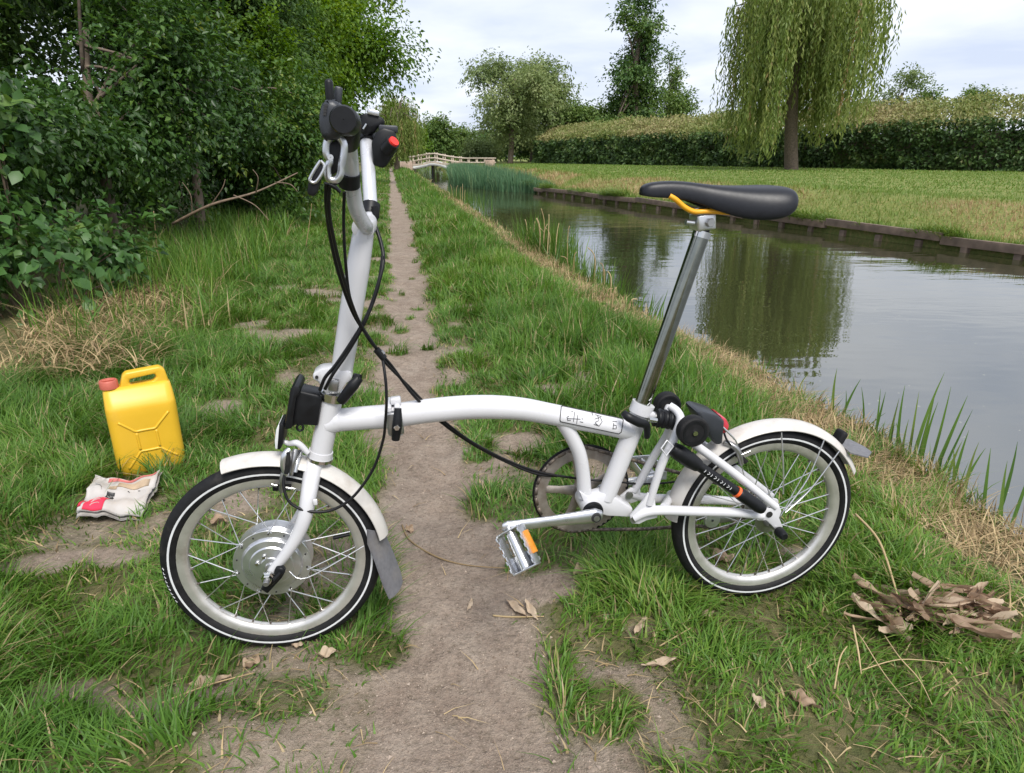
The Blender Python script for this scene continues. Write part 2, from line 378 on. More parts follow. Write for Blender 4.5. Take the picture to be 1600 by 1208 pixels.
def land(x, y):
    x = np.asarray(x, float); y = np.asarray(y, float)
    e1 = E1(y); e2 = E2(y); t = e1 - x; u = x - e2
    near = 1 - sstep(15, 40, y)
    z = np.zeros_like(x)
    bump = (fbm(x * 2.2, y * 2.2, 41) - 0.5) * 0.05 + (fbm(x * 9, y * 9, 43) - 0.5) * 0.022 * near
    pc = np.interp(y, PATH_T[:, 0], PATH_T[:, 1]); pw = np.interp(y, PATH_T[:, 0], PATH_T[:, 2])
    rut = -0.022 * (1 - sstep(0.6, 1.6, np.abs(x - pc) / pw)) * sstep(0.5, 0.9, y)
    left = bump + rut - 0.09 * (1 - sstep(0.0, 0.55, t)) + 0.25 * sstep(3.2, 6, t)
    # keep it level under the two wheels
    for (wx, wy) in BIKE_CONTACT:
        w = 1 - sstep(0.05, 0.28, np.hypot(x - wx, y - wy)); left = left * (1 - w) + (-0.004) * w
    for (wx, wy, rx, ry) in CLEAR:
        w = 1 - sstep(0.9, 1.6, np.sqrt(((x - wx) / rx) ** 2 + ((y - wy) / ry) ** 2)); left = left * (1 - w) - 0.006 * w
    bed = -0.09 - 1.0 * sstep(0.0, 0.35, -t)
    right = -0.27 + 0.46 * sstep(0.15, 2.8, u) + 0.1 * sstep(2, 14, u) + (fbm(x * 0.9, y * 0.9, 47) - 0.5) * 0.16 * sstep(0, 1, u) * (1 - sstep(2.5, 5, u)) + bump * 0.9
    z = np.where(t >= 0, left, np.where(u < 0, bed, right))
    return z
BIKE_A = Vector((-0.474, 1.128, 0.0)); BIKE_YAW = 0.160; BIKE_WB = 1.045; WHEEL_R = 0.21
BIKE_CONTACT = [(BIKE_A.x, BIKE_A.y), (BIKE_A.x + BIKE_WB * math.cos(BIKE_YAW), BIKE_A.y + BIKE_WB * math.sin(BIKE_YAW))]

def ground_mat():
    m, n, l, b = new_mat('ground')
    geo = n.new('ShaderNodeNewGeometry')
    def noise(scale, detail=5, rough=0.6):
        z = n.new('ShaderNodeTexNoise'); z.inputs['Scale'].default_value = scale; z.inputs['Detail'].default_value = detail; z.inputs['Roughness'].default_value = rough
        l.new(geo.outputs['Position'], z.inputs['Vector']); return z.outputs[0]
    def ramp(src, stops):
        r = n.new('ShaderNodeValToRGB'); el = r.color_ramp.elements
        el[0].position = stops[0][0]; el[0].color = (*stops[0][1], 1); el[1].position = stops[-1][0]; el[1].color = (*stops[-1][1], 1)
        for p, c in stops[1:-1]: e = el.new(p); e.color = (*c, 1)
        l.new(src, r.inputs[0]); return r.outputs[0]
    def mix(f, a, c, mode='MIX'):
        x = n.new('ShaderNodeMixRGB'); x.blend_type = mode
        for i, s in ((0, f), (1, a), (2, c)):
            if isinstance(s, (float, int)): x.inputs[i].default_value = s
            elif isinstance(s, tuple): x.inputs[i].default_value = (*s, 1)
            else: l.new(s, x.inputs[i])
        return x.outputs[0]
    big, mid, fine, grit = noise(3.2, 4), noise(17, 6, 0.7), noise(85, 5, 0.7), noise(330, 3, 0.6)
    earth = ramp(big, [(0.3, (0.225, 0.17, 0.13)), (0.5, (0.29, 0.23, 0.182)), (0.72, (0.37, 0.31, 0.255))])
    earth = mix(0.55, earth, ramp(mid, [(0.3, (0.15, 0.11, 0.085)), (0.5, (0.25, 0.2, 0.16)), (0.7, (0.37, 0.31, 0.25))]))
    earth = mix(0.85, earth, ramp(fine, [(0.25, (0.5, 0.48, 0.46)), (0.5, (1, 1, 1)), (0.75, (1.25, 1.22, 1.18))]), 'MULTIPLY')
    crumb = ramp(grit, [(0.6, (0, 0, 0)), (0.7, (1, 1, 1))])
    earth = mix(crumb, earth, (0.42, 0.35, 0.28))
    thatch = ramp(mid, [(0.3, (0.075, 0.09, 0.03)), (0.5, (0.11, 0.11, 0.042)), (0.7, (0.19, 0.155, 0.08))])
    at = n.new('ShaderNodeAttribute'); at.attribute_name = 'bare'
    edge = n.new('ShaderNodeMath'); edge.operation = 'MULTIPLY_ADD'; l.new(fine, edge.inputs[0]); edge.inputs[1].default_value = 0.7; edge.inputs[2].default_value = -0.35
    ad = n.new('ShaderNodeMath'); ad.operation = 'ADD'; ad.use_clamp = True; l.new(at.outputs['Fac'], ad.inputs[0]); l.new(edge.outputs[0], ad.inputs[1])
    col = mix(ad.outputs[0], thatch, earth)
    bankc = ramp(mid, [(0.3, (0.09, 0.14, 0.03)), (0.5, (0.17, 0.2, 0.055)), (0.62, (0.25, 0.22, 0.08)), (0.75, (0.33, 0.25, 0.13))])
    a2 = n.new('ShaderNodeAttribute'); a2.attribute_name = 'bank'
    col = mix(a2.outputs['Fac'], col, bankc)
    l.new(col, b.inputs['Base Color'])
    b.inputs['Roughness'].default_value = 0.92; b.inputs['Specular IOR Level'].default_value = 0.2
    h = n.new('ShaderNodeMath'); h.operation = 'MULTIPLY_ADD'; l.new(grit, h.inputs[0]); h.inputs[1].default_value = 0.35
    l.new(fine, h.inputs[2])
    h2 = n.new('ShaderNodeMath'); h2.operation = 'MULTIPLY_ADD'; l.new(mid, h2.inputs[0]); h2.inputs[1].default_value = 1.6; l.new(h.outputs[0], h2.inputs[2])
    bp = n.new('ShaderNodeBump'); bp.inputs['Strength'].default_value = 0.9; bp.inputs['Distance'].default_value = 0.012
    l.new(h2.outputs[0], bp.inputs['Height']); l.new(bp.outputs[0], b.inputs['Normal'])
    return m
def make_ground():
    ys = np.concatenate([np.linspace(-30, 0.4, 12), np.arange(0.6, 4.2, 0.022), np.arange(4.2, 9, 0.06), np.arange(9, 20, 0.2), np.arange(20, 60, 0.8), np.geomspace(60, 900, 24)])
    tl = np.concatenate([np.geomspace(900, 8, 22), np.arange(7.5, 3.6, -0.25), np.arange(3.5, 2.2, -0.05), np.arange(2.2, 0, -0.024), [0.0]])
    cf = np.array([0.0, 0.02, 0.06, 0.12, 0.25, 0.5, 0.9, 0.995, 0.9999])
    ur = np.concatenate([[0.0, 0.1, 0.25], np.arange(0.5, 3, 0.3), np.arange(3, 16, 1.0), np.geomspace(16, 900, 20)])
    Y = ys[:, None]
    e1 = E1(ys)[:, None]; e2 = E2(ys)[:, None]
    X = np.concatenate([e1 - tl[None], e1 + 0.001 + (e2 - e1 - 0.001) * cf[None, 1:], e2 + ur[None]], 1)
    Yf = np.broadcast_to(Y, X.shape)
    Z = land(X, Yf); B = bare(X, Yf); K = (X >= E2(Yf)).astype(float)
    far = sstep(60, 300, np.hypot(X, Yf)); Z = Z * (1 - far) + 0.2 * far * (Z > -0.4) + Z * far * (Z <= -0.4)
    nr, nc = X.shape
    V = np.stack([X, Yf, Z], -1).reshape(-1, 3)
    i = np.arange(nr - 1)[:, None] * nc + np.arange(nc - 1)[None]
    Q = np.stack([i, i + 1, i + nc + 1, i + nc], -1).reshape(-1, 4)
    o = tri_obj('ground', V, Q, ground_mat(), extra={'bare': B.ravel(), 'bank': K.ravel()})
    tag(o, 'ground of worn brown earth and turf along both canal banks', 'ground', kind='structure')
make_ground()

def water_mat():
    m, n, l, b = new_mat('canal_water')
    b.inputs['Base Color'].default_value = (0.03, 0.032, 0.014, 1)
    b.inputs['Roughness'].default_value = 0.015
    b.inputs['IOR'].default_value = 3.4
    geo = n.new('ShaderNodeNewGeometry')
    mp = n.new('ShaderNodeMapping'); mp.inputs['Scale'].default_value = (1.0, 2.4, 1.0); mp.inputs['Rotation'].default_value = (0, 0, 0.3)
    l.new(geo.outputs['Position'], mp.inputs['Vector'])
    n1 = n.new('ShaderNodeTexNoise'); n1.inputs['Scale'].default_value = 1.1; n1.inputs['Detail'].default_value = 2
    n2 = n.new('ShaderNodeTexNoise'); n2.inputs['Scale'].default_value = 6.0; n2.inputs['Detail'].default_value = 3
    n3 = n.new('ShaderNodeTexNoise'); n3.inputs['Scale'].default_value = 0.35; n3.inputs['Detail'].default_value = 2
    for q in (n1, n2): l.new(mp.outputs[0], q.inputs['Vector'])
    l.new(geo.outputs['Position'], n3.inputs['Vector'])
    rr = n.new('ShaderNodeMapRange'); rr.inputs[1].default_value = 0.42; rr.inputs[2].default_value = 0.68; rr.inputs[3].default_value = 0.12; rr.inputs[4].default_value = 1.0
    l.new(n3.outputs[0], rr.inputs[0])
    ml = n.new('ShaderNodeMath'); ml.operation = 'MULTIPLY'; l.new(n2.outputs[0], ml.inputs[0]); l.new(rr.outputs[0], ml.inputs[1])
    ma = n.new('ShaderNodeMath'); ma.operation = 'MULTIPLY_ADD'; l.new(ml.outputs[0], ma.inputs[0]); ma.inputs[1].default_value = 0.3; l.new(n1.outputs[0], ma.inputs[2])
    bp = n.new('ShaderNodeBump'); bp.inputs['Strength'].default_value = 0.1; bp.inputs['Distance'].default_value = 0.05
    l.new(ma.outputs[0], bp.inputs['Height']); l.new(bp.outputs[0], b.inputs['Normal'])
    # film of scum and duckweed specks
    sp = n.new('ShaderNodeTexNoise'); sp.inputs['Scale'].default_value = 22; sp.inputs['Detail'].default_value = 2
    l.new(geo.outputs['Position'], sp.inputs['Vector'])
    rp = n.new('ShaderNodeValToRGB'); rp.color_ramp.elements[0].position = 0.735; rp.color_ramp.elements[1].position = 0.76
    l.new(sp.outputs[0], rp.inputs[0])
    mx = n.new('ShaderNodeMixRGB'); l.new(rp.outputs[0], mx.inputs[0]); mx.inputs[1].default_value = (0.03, 0.032, 0.014, 1); mx.inputs[2].default_value = (0.2, 0.2, 0.12, 1)
    l.new(mx.outputs[0], b.inputs['Base Color'])
    return m
def make_water():
    ys = np.concatenate([np.linspace(-28, 60, 60), np.geomspace(65, 600, 12)])
    V = []; Fs = []
    for y in ys: V += [(E1(y) - 0.3 , y, WATER_Z), (E2(y) + 0.3, y, WATER_Z)]
    for i in range(len(ys) - 1): Fs.append((2 * i, 2 * i + 1, 2 * i + 3, 2 * i + 2))
    # clip under the banks: the land there stands higher than the water
    o = mesh_obj('water', V, Fs, water_mat()); tag(o, 'still murky green canal water mirroring trees and sky', 'water', kind='structure')
make_water()

# ------------------------------------------------------------------ grass
def blades(P, h, w, az, lean, tint, S=3, wav=None):
    n = len(P); nv = 2 * S + 1
    V = np.zeros((n, nv, 3), np.float32)
    ca, sa = np.cos(az), np.sin(az)
    twist = rng.uniform(-0.7, 0.7, n)
    wx, wy = -np.sin(az + twist), np.cos(az + twist)
    for k in range(S + 1):
        s = k / S
        horiz = lean * h * s ** 1.8
        z = h * (s - 0.32 * np.clip(lean, 0, 1.5) * s ** 2)
        cx = P[:, 0] + ca * horiz; cy = P[:, 1] + sa * horiz; cz = P[:, 2] + z
        ww = w * 0.5 * (1 - s ** 1.6) if k < S else 0
        if k < S:
            V[:, 2 * k] = np.stack([cx - wx * ww, cy - wy * ww, cz], 1)
            V[:, 2 * k + 1] = np.stack([cx + wx * ww, cy + wy * ww, cz], 1)
        else: V[:, 2 * S] = np.stack([cx, cy, cz], 1)
    tr = []
    for k in range(S - 1):
        a = 2 * k; tr += [(a, a + 1, a + 3), (a, a + 3, a + 2)]
    tr.append((2 * S - 2, 2 * S - 1, 2 * S))
    T = (np.arange(n, dtype=np.int64)[:, None, None] * nv + np.array(tr)[None]).reshape(-1, 3)
    # tips run a little yellower than roots
    s = np.repeat(np.arange(S + 1) / S, 2)[:nv]
    tt = np.clip(tint[:, None] + 0.04 * (s[None] - 0.5), 0, 1)
    return V.reshape(-1, 3), T, tt.ravel()
def merge(parts):
    Vs, Ts, ts = [], [], []; off = 0
    for V, T, t in parts:
        Vs.append(V); Ts.append(T + off); ts.append(t); off += len(V)
    return np.concatenate(Vs), np.concatenate(Ts), np.concatenate(ts)

def near_bank_grass():
    out = []; dry = []
    #        y0   y1   blades/m2  S  width   height scale
    zones = [(-0.2, 0.75, 6500, 3, .005, 1.0), (0.75, 2.2, 20000, 3, .0042, 1.0), (2.2, 4.2, 12500, 2, .0048, 1.0), (4.2, 8.0, 6000, 2, .0064, 1.05), (8.0, 14.0, 2000, 2, .010, 1.15), (14.0, 28.0, 720, 1, .02, 1.3), (28, 60, 140, 1, .05, 1.7)]
    for (y0, y1, dens, S, w, hs) in zones:
        tmax = 3.6 if y0 < 4 else 3.4
        n = int(dens * (y1 - y0) * tmax)
        y = rng.uniform(y0, y1, n); t = rng.uniform(-0.02, tmax, n); x = E1(y) - t
        # only what the picture can plausibly see (with a margin)
        keep = np.abs(x) < (np.maximum(y, 0) * 0.95 + 1.0)
        b = bare(x, y)
        lush = fbm(x * 3.4, y * 3.0, 61)
        clump = fbm(x * 11, y * 10, 67)
        p = (1 - b) ** 1.3 * (0.34 + 1.1 * sstep(0.3, 0.66, clump))
        strawp = 1 - sstep(0.22, 0.55, t + (fbm(x * 3, y * 3, 71) - 0.5) * 0.5)
        p = p * (1 - 0.72 * strawp)
        for (cx, cy, rx, ry) in CLEAR: p = p * (np.sqrt(((x - cx) / rx) ** 2 + ((y - cy) / ry) ** 2) > 0.9)
        keep &= rng.random(n) < p
        x, y, t, lush, clump, b, strawp = [q[keep] for q in (x, y, t, lush, clump, b, strawp)]
        n = len(x)
        pc = np.interp(y, PATH_T[:, 0], PATH_T[:, 1])
        tall = sstep(0.3, 0.7, t) * (1 - sstep(0.95, 1.6, t)) * sstep(1.2, 2.4, y)       # lush belt beside the water
        verge = sstep(2.3, 3.0, t)
        h = (0.03 + 0.075 * sstep(0.3, 0.75, lush) * (0.5 + 0.8 * clump) + 0.10 * tall + 0.05 * verge) * hs * rng.uniform(0.55, 1.3, n)
        h *= 1 - 0.45 * np.clip(b * 2, 0, 1)
        az = 2 * np.pi * (fbm(x * 4, y * 4, 73) * 2.2) + rng.normal(0, 1.0, n)
        lean = np.abs(rng.normal(0.55, 0.38, n)) + 0.25 * (1 - tall)
        tint = np.clip(0.45 + 0.6 * (fbm(x * 1.9, y * 1.6, 79) - 0.5) + rng.normal(0, 0.15, n), 0.0, 0.9)
        tint = np.where(rng.random(n) < 0.07 + 0.3 * strawp + 0.1 * np.clip(b * 3, 0, 1), rng.uniform(0.92, 1.0, n), tint)
        ww = w * rng.uniform(0.6, 1.5, n) * (1 + 0.5 * tall)
        z = land(x, y) - 0.004
        out.append(blades(np.stack([x, y, z], 1), h, ww, az, lean, tint, S))
    V, T, t = merge(out)
    o = tri_obj('grass', V, T, M['grass'], tint=t); tag(o, 'uneven green grass either side of the worn towpath', 'grass', kind='stuff')
    # dry straw lying along the water's edge and scattered bits on the turf
    out = []
    for (y0, y1, dens, S, w) in [(0.0, 4.2, 5200, 3, .0042), (4.2, 9, 2600, 2, .006), (9, 22, 700, 1, .013)]:
        n = int(dens * (y1 - y0) * 0.6)
        y = rng.uniform(y0, y1, n); t = rng.uniform(-0.03, 0.6, n); x = E1(y) - t
        k = (rng.random(n) < (1 - sstep(0.15, 0.58, t + (fbm(x * 3, y * 3, 71) - 0.5) * 0.5))) & (np.abs(x) < y * 0.95 + 1.8)
        x, y = x[k], y[k]; n = len(x)
        flatp = rng.random(n) < 0.8
        h = np.where(flatp, rng.uniform(0.05, 0.14, n), rng.uniform(0.04, 0.12, n))
        lean = np.where(flatp, rng.uniform(1.2, 2.6, n), rng.uniform(0.1, 0.7, n))
        h = np.where(flatp, h * 0.45, h)
        out.append(blades(np.stack([x, y, land(x, y)], 1), h, w * rng.uniform(0.6, 1.4, n), rng.uniform(0, 6.28, n), lean, rng.uniform(0, 1, n), S))
    n = 3400
    y = 0.8 + 2.4 * rng.random(n) ** 1.3; x = rng.uniform(-2.2, 1.4, n)
    bb = bare(x, y); k = (x < E1(y) - 0.1) & (rng.random(n) < np.where(bb > 0.8, 0.18, 0.8)); x, y = x[k], y[k]; n = len(x)
    out.append(blades(np.stack([x, y, land(x, y) + 0.003], 1), rng.uniform(0.012, 0.03, n), rng.uniform(.0015, .0045, n), rng.uniform(0, 6.28, n), rng.uniform(2.0, 3.4, n), rng.uniform(0, 1, n), 2))
    # heap of dead stems in front of the hedgerow
    n = 3200
    y = rng.uniform(2.75, 4.9, n); t = 3.0 + rng.normal(0.35, 0.22, n) + 0.1; x = E1(y) - t
    k = (t > 2.7); x, y = x[k], y[k]; n = len(x)
    out.append(blades(np.stack([x, y, land(x, y) + rng.uniform(0, 0.09, n)], 1), rng.uniform(0.04, 0.13, n), rng.uniform(.004, .009, n), rng.uniform(0, 6.28, n), rng.uniform(0.8, 3.0, n), rng.uniform(0, 0.8, n), 3))
    V, T, t = merge(out)
    o = tri_obj('dry_straw', V, T, M['straw'], tint=t); tag(o, 'dry tan straw along the near water edge and hedge foot', 'straw', kind='stuff')
    # tall rank grass under the hedgerow
    out = []
    for (y0, y1, dens, S, w) in [(3.2, 7.0, 1500, 3, .0075), (7, 13, 700, 2, .012), (13, 30, 200, 2, .025)]:
        n = int(dens * (y1 - y0) * 1.1)
        y = rng.uniform(y0, y1, n); t = rng.uniform(2.75, 3.9, n) + 0.06 * (y - 4) * (y < 12); x = E1(y) - t
        k = rng.random(n) < (0.15 + sstep(0.35, 0.6, fbm(x * 2.5, y * 2, 83))) * sstep(2.7, 3.1, t) * np.where(y < 4.6, 0.35, 1); x, y = x[k], y[k]; n = len(x)
        h = rng.uniform(0.14, 0.42, n)
        tint = np.clip(rng.normal(0.5, 0.2, n), 0, 0.9); tint = np.where(rng.random(n) < 0.06, 0.97, tint)
        out.append(blades(np.stack([x, y, land(x, y)], 1), h, w * rng.uniform(0.6, 1.4, n), rng.uniform(0, 6.28, n), np.abs(rng.normal(0.4, 0.3, n)), tint, S))
    V, T, t = merge(out)
    o = tri_obj('tall_grass', V, T, M['grass'], tint=t); tag(o, 'tall rank grass at the foot of the left hedgerow', 'grass', kind='stuff')
near_bank_grass()
def soil_crumbs():
    n = 45000; y = 0.75 + 2.6 * rng.random(n) ** 1.6; x = rng.uniform(-1.5, 1.0, n)
    b = bare(x, y); k = (rng.random(n) < b * (0.25 + 0.9 * fbm(x * 7, y * 7, 101))) & (x < E1(y) - 0.3); x, y = x[k], y[k]; n = len(x)
    z = land(x, y); r = rng.uniform(0.0008, 0.0026, n) * np.where(rng.random(n) < 0.04, 2.2, 1)
    base = np.array([(1, 0, 0), (-.5, .87, 0), (-.5, -.87, 0), (0, 0, .8), (0, 0, -.6)])
    V = base[None] * r[:, None, None] * rng.uniform(0.6, 1.4, (n, 5, 3)); a = rng.uniform(0, 6.28, n)
    c, s = np.cos(a)[:, None], np.sin(a)[:, None]
    V = np.stack([V[..., 0] * c - V[..., 1] * s + x[:, None], V[..., 0] * s + V[..., 1] * c + y[:, None], V[..., 2] + z[:, None] + 0.0004], -1)
    T = (np.arange(n)[:, None, None] * 5 + np.array([(0, 1, 3), (1, 2, 3), (2, 0, 3), (1, 0, 4), (2, 1, 4), (0, 2, 4)])[None]).reshape(-1, 3)
    o = tri_obj('soil_crumbs', V.reshape(-1, 3), T, M['soil'], tint=np.repeat(rng.random(n), 5), smooth=False); tag(o, 'loose crumbs of dry soil and grit on the worn path', 'soil', kind='stuff')
soil_crumbs()

def far_bank_grass():
    out = []
    for (y0, y1, dens, w, hh) in [(7, 16, 420, .014, .10), (16, 30, 190, .028, .13), (30, 70, 60, .06, .18)]:
        n = int(dens * (y1 - y0) * 16)
        y = rng.uniform(y0, y1, n); u = rng.uniform(0, 1, n) ** 1.5 * 24; x = E2(y) + u
        k = (np.abs(x) < y * 0.95 + 1); x, y, u = x[k], y[k], u[k]; n = len(x)
        dry = (0.25 + sstep(0.36, 0.6, fbm(x * 0.7, y * 0.5, 91))) * sstep(0.2, 0.7, u) * (1 - sstep(1.9, 3.6, u + (fbm(x * .5, y * .5, 93) - .5) * 2)) + 0.12
        tint = np.clip(0.2 + 0.75 * dry * rng.uniform(0.5, 1.2, n) + rng.normal(0, 0.1, n), 0, 1)
        edge = 1 - sstep(0.0, 0.6, u)
        tint = np.where((edge > 0.3) & (fbm(x * 1.5, y * 1.5, 95) > 0.45), rng.uniform(0, 0.4, n), tint)
        h = hh * rng.uniform(0.5, 1.3, n) * (1 + 0.7 * edge) * (1 - 0.55 * sstep(2.5, 4.5, u))
        out.append(blades(np.stack([x, y, land(x, y)], 1), h, w * rng.uniform(0.6, 1.4, n), rng.uniform(0, 6.28, n), np.abs(rng.normal(0.5, 0.35, n)), tint, 1))
    # a fringe hanging over the timber edging in places
    n = 16000
    y = rng.uniform(7, 28, n); x = E2(y) + rng.uniform(-0.06, 0.35, n)
    k = fbm(x * 0.0 + 3, y * 1.3, 97) > 0.5; x, y = x[k], y[k]; n = len(x)
    out.append(blades(np.stack([x, y, land(x + 0.3, y) - 0.02], 1), rng.uniform(0.12, 0.4, n) * (0.45 + 1.3 * fbm(y * 0 + 7, y * 0.8, 99)), rng.uniform(.012, .024, n), math.pi + rng.normal(0, 0.8, n), np.abs(rng.normal(1.0, 0.45, n)), np.clip(rng.normal(0.25, 0.2, n), 0, 1), 3))
    V, T, t = merge(out)
    o = tri_obj('bank_grass', V, T, M['grassfar'], tint=t); tag(o, 'rough green and straw coloured grass on the far canal bank', 'grass', kind='stuff')
    # blue-green reed bed standing in the water
    n = 15000
    y = rng.uniform(26.5, 52, n); s = rng.uniform(0, 1, n)
    lim = np.interp(y, [26.5, 28.5, 34, 42, 52], [0.1, 1.5, 2.6, 1.9, 0.9])
    x = E2(y) - s * lim + 0.5
    h = np.interp(y, [26.5, 29, 34, 52], [0.5, 0.9, 1.15, 1.0]) * rng.uniform(0.6, 1.1, n)
    tint = np.clip(rng.normal(0.45, 0.22, n), 0, 1)
    V, T, t = blades(np.stack([x, y, np.full(n, WATER_Z - 0.05)], 1), h, rng.uniform(.025, .06, n), rng.uniform(0, 6.28, n), np.abs(rng.normal(0.22, 0.16, n)), tint, 2)
    o = tri_obj('reed_bed', V, T, M['reedblue'], tint=t); tag(o, 'dense blue green reed bed in the canal before the footbridge', 'reeds', kind='stuff')
far_bank_grass()
# ------------------------------------------------------------------ trees, shrubs, hedges
def leaves(P, A, N, L, W, tint, fold=0.25):
    # rhombic folded leaves: base P, axis A, facing N
    n = len(P)
    A = A / np.linalg.norm(A, axis=1, keepdims=True)
    B = np.cross(N, A); B /= np.linalg.norm(B, axis=1, keepdims=True) + 1e-9
    U = np.cross(A, B)
    L = L[:, None]; W = W[:, None]
    V = np.zeros((n, 4, 3), np.float32)
    V[:, 0] = P; V[:, 1] = P + A * L * 0.45 + B * W * 0.5 + U * W * fold
    V[:, 2] = P + A * L - U * L * 0.12; V[:, 3] = P + A * L * 0.45 - B * W * 0.5 + U * W * fold
    T = (np.arange(n, dtype=np.int64)[:, None, None] * 4 + np.array([(0, 3, 2), (0, 2, 1)])[None]).reshape(-1, 3)
    return V.reshape(-1, 3), T, np.repeat(tint, 4)
def unit(n):
    v = rng.normal(0, 1, (n, 3)); return v / np.linalg.norm(v, axis=1, keepdims=True)
def crown(lobes, clumps, per, cr, leaf, shell=0.4, lean_up=0.5, tint_c=0.45, tint_s=0.2, droop=0.3, aspect=0.55, front=None, gap=0.0, gscale=1.0, gseed=0.0, zmin=-9.0):
    lobes = np.array(lobes, float)                    # x y z rx ry rz
    vol = (lobes[:, 3] * lobes[:, 4] * lobes[:, 5]) ** 0.67
    li = rng.choice(len(lobes), clumps, p=vol / vol.sum())
    d = unit(clumps); d[:, 2] = np.where(d[:, 2] < -0.5, -d[:, 2], d[:, 2])
    if front is not None:                             # fewer clumps on the side nobody can see
        flip = (d @ np.array(front)) < -0.35; d[flip] *= -1
    r = (1 - shell * rng.random(clumps) ** 1.4)[:, None] * rng.uniform(0.86, 1.1, (clumps, 1))
    C = lobes[li, :3] + d * r * lobes[li, 3:6]
    if gap > 0:                                        # hollows between the boughs
        gx, gz = (C[:, 0] + 0.6 * C[:, 1]) * gscale + gseed, C[:, 2] * gscale
        ok = (fbm(gx, gz, 51) > gap) & (C[:, 2] > zmin); C = C[ok]; d = d[ok]; li = li[ok]; clumps = len(C)
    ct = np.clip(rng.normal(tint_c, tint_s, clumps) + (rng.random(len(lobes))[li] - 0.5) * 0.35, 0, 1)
    n = clumps * per
    ci = np.repeat(np.arange(clumps), per)
    D = d[ci]
    S = d * 0.7 + unit(clumps) * 0.75 + np.array([0, 0, -0.25]); S /= np.linalg.norm(S, axis=1, keepdims=True)
    U = np.cross(S, unit(clumps)); U /= np.linalg.norm(U, axis=1, keepdims=True)
    U[:, 2] *= 0.4
    s = rng.uniform(-1, 1, n)[:, None]; side = rng.choice([-1, 1], n)[:, None]
    P = C[ci] + S[ci] * s * cr * 1.9 + np.array([0, 0, -0.35]) * cr * (s ** 2) + U[ci] * rng.normal(0, 0.45, (n, 1)) * cr + rng.normal(0, 0.25, (n, 3)) * cr
    N = D * 0.4 + np.array([0, 0, lean_up + 0.35]) + rng.normal(0, 0.4, (n, 3))
    A = S[ci] * 0.8 + U[ci] * side * 0.8 + rng.normal(0, 0.3, (n, 3)) + np.array([0, 0, -droop])
    L = leaf * rng.uniform(0.6, 1.3, n)
    tint = np.clip(ct[ci] + rng.normal(0, 0.1, n), 0, 1)
    return P, A, N, L, L * aspect * rng.uniform(0.8, 1.2, n), tint, C
def tree(name, label, cat, base, lobes, mat, trunk_h, trunk_r, clumps, per, cr, leaf, group=None, limbs=10, part='crown', trunk_name='trunk', core=0, **kw):
    o = empty(name, base); tag(o, label, cat, group)
    P, A, N, L, W, t, C = crown(lobes, clumps, per, cr, leaf, **kw)
    V, T, tt = leaves(P, A, N, L, W, t)
    tri_obj(part, V, T, M[mat], o, tint=tt)
    mb = MB()
    top = Vector((0.06 * trunk_h, 0.02, trunk_h))
    mb.add(*tube([(0, 0, -0.15), (0.02 * trunk_h, 0.01, trunk_h * 0.35), (0.01, 0.03, trunk_h * 0.7), top], [trunk_r * 1.25, trunk_r, trunk_r * 0.8, trunk_r * 0.45], 9, 4))
    idx = rng.choice(len(C), min(limbs, len(C)), replace=False)
    for k in idx:
        c = Vector(C[k]); s = Vector((0.02, 0.01, trunk_h * random.uniform(0.45, 0.95)))
        mid = s.lerp(c, 0.5) + Vector((random.uniform(-.1, .1), random.uniform(-.1, .1), 0.04 * trunk_h))
        mb.add(*tube([s, mid, c], [trunk_r * 0.4, trunk_r * 0.22, trunk_r * 0.07], 6, 4))
    mb.build(trunk_name, M['bark'], o)
    return o
random.seed(5)

# --- the hedgerow on the left: shrubs against the path, tall trees behind
def shrub(x, y, r, h, label, mat='shrub', leaf=0.06, dens=1.15, cr=0.15, **kw):
    lob = []
    for k in range(7):
        a = random.uniform(0, 6.28); q = random.uniform(0.15, 0.55) * r
        zz = random.uniform(0.25, 0.85) * h
        lob.append((math.cos(a) * q, math.sin(a) * q, zz, r * random.uniform(0.45, 0.75), r * random.uniform(0.45, 0.75), h * random.uniform(0.2, 0.34)))
    area = 9 * r * h
    per = 22
    n = int(dens * area * 2.3 / (leaf * leaf * 0.3) / per)
    return tree('hedgerow_shrub', label, 'shrub', (x, y, float(land(np.array([x]), np.array([y]))[0])), lob, mat, h * 0.7, 0.035 * r + 0.01, n, per, cr, leaf, 'shrubs of the left hedgerow', 9, 'foliage', 'stem', shell=0.75, front=(0.45, -0.85, 0.1), gap=kw.pop('gap', 0.4), gscale=1.6, gseed=x * 3.1, tint_s=0.16, **kw)
shrub(-4.15, 5.0, 1.15, 2.5, 'dark glossy shrub at the far left behind the leafy bramble bush', leaf=0.062)
shrub(-3.75, 6.3, 1.05, 2.7, 'dark shrub with shaded hollow above the bare fallen branch', leaf=0.062, zmin=0.6)
shrub(-3.7, 8.0, 1.1, 3.0, 'dark ivy green shrub left of the bicycle handlebar', leaf=0.068, gap=0.44)
shrub(-3.85, 9.9, 1.1, 2.7, 'mid green shrub directly behind the bicycle handlebar', leaf=0.075, tint_c=0.6)
shrub(-4.5, 12.6, 1.3, 3.0, 'light green shrub beside the towpath right of the handlebar', mat='limeleaf', leaf=0.09)
shrub(-5.5, 16.5, 1.5, 3.4, 'light green shrub farther along the towpath', mat='limeleaf', leaf=0.11)
shrub(-6.3, 21.5, 1.7, 3.4, 'small light green shrub where the towpath narrows to a thread', mat='limeleaf', leaf=0.14)
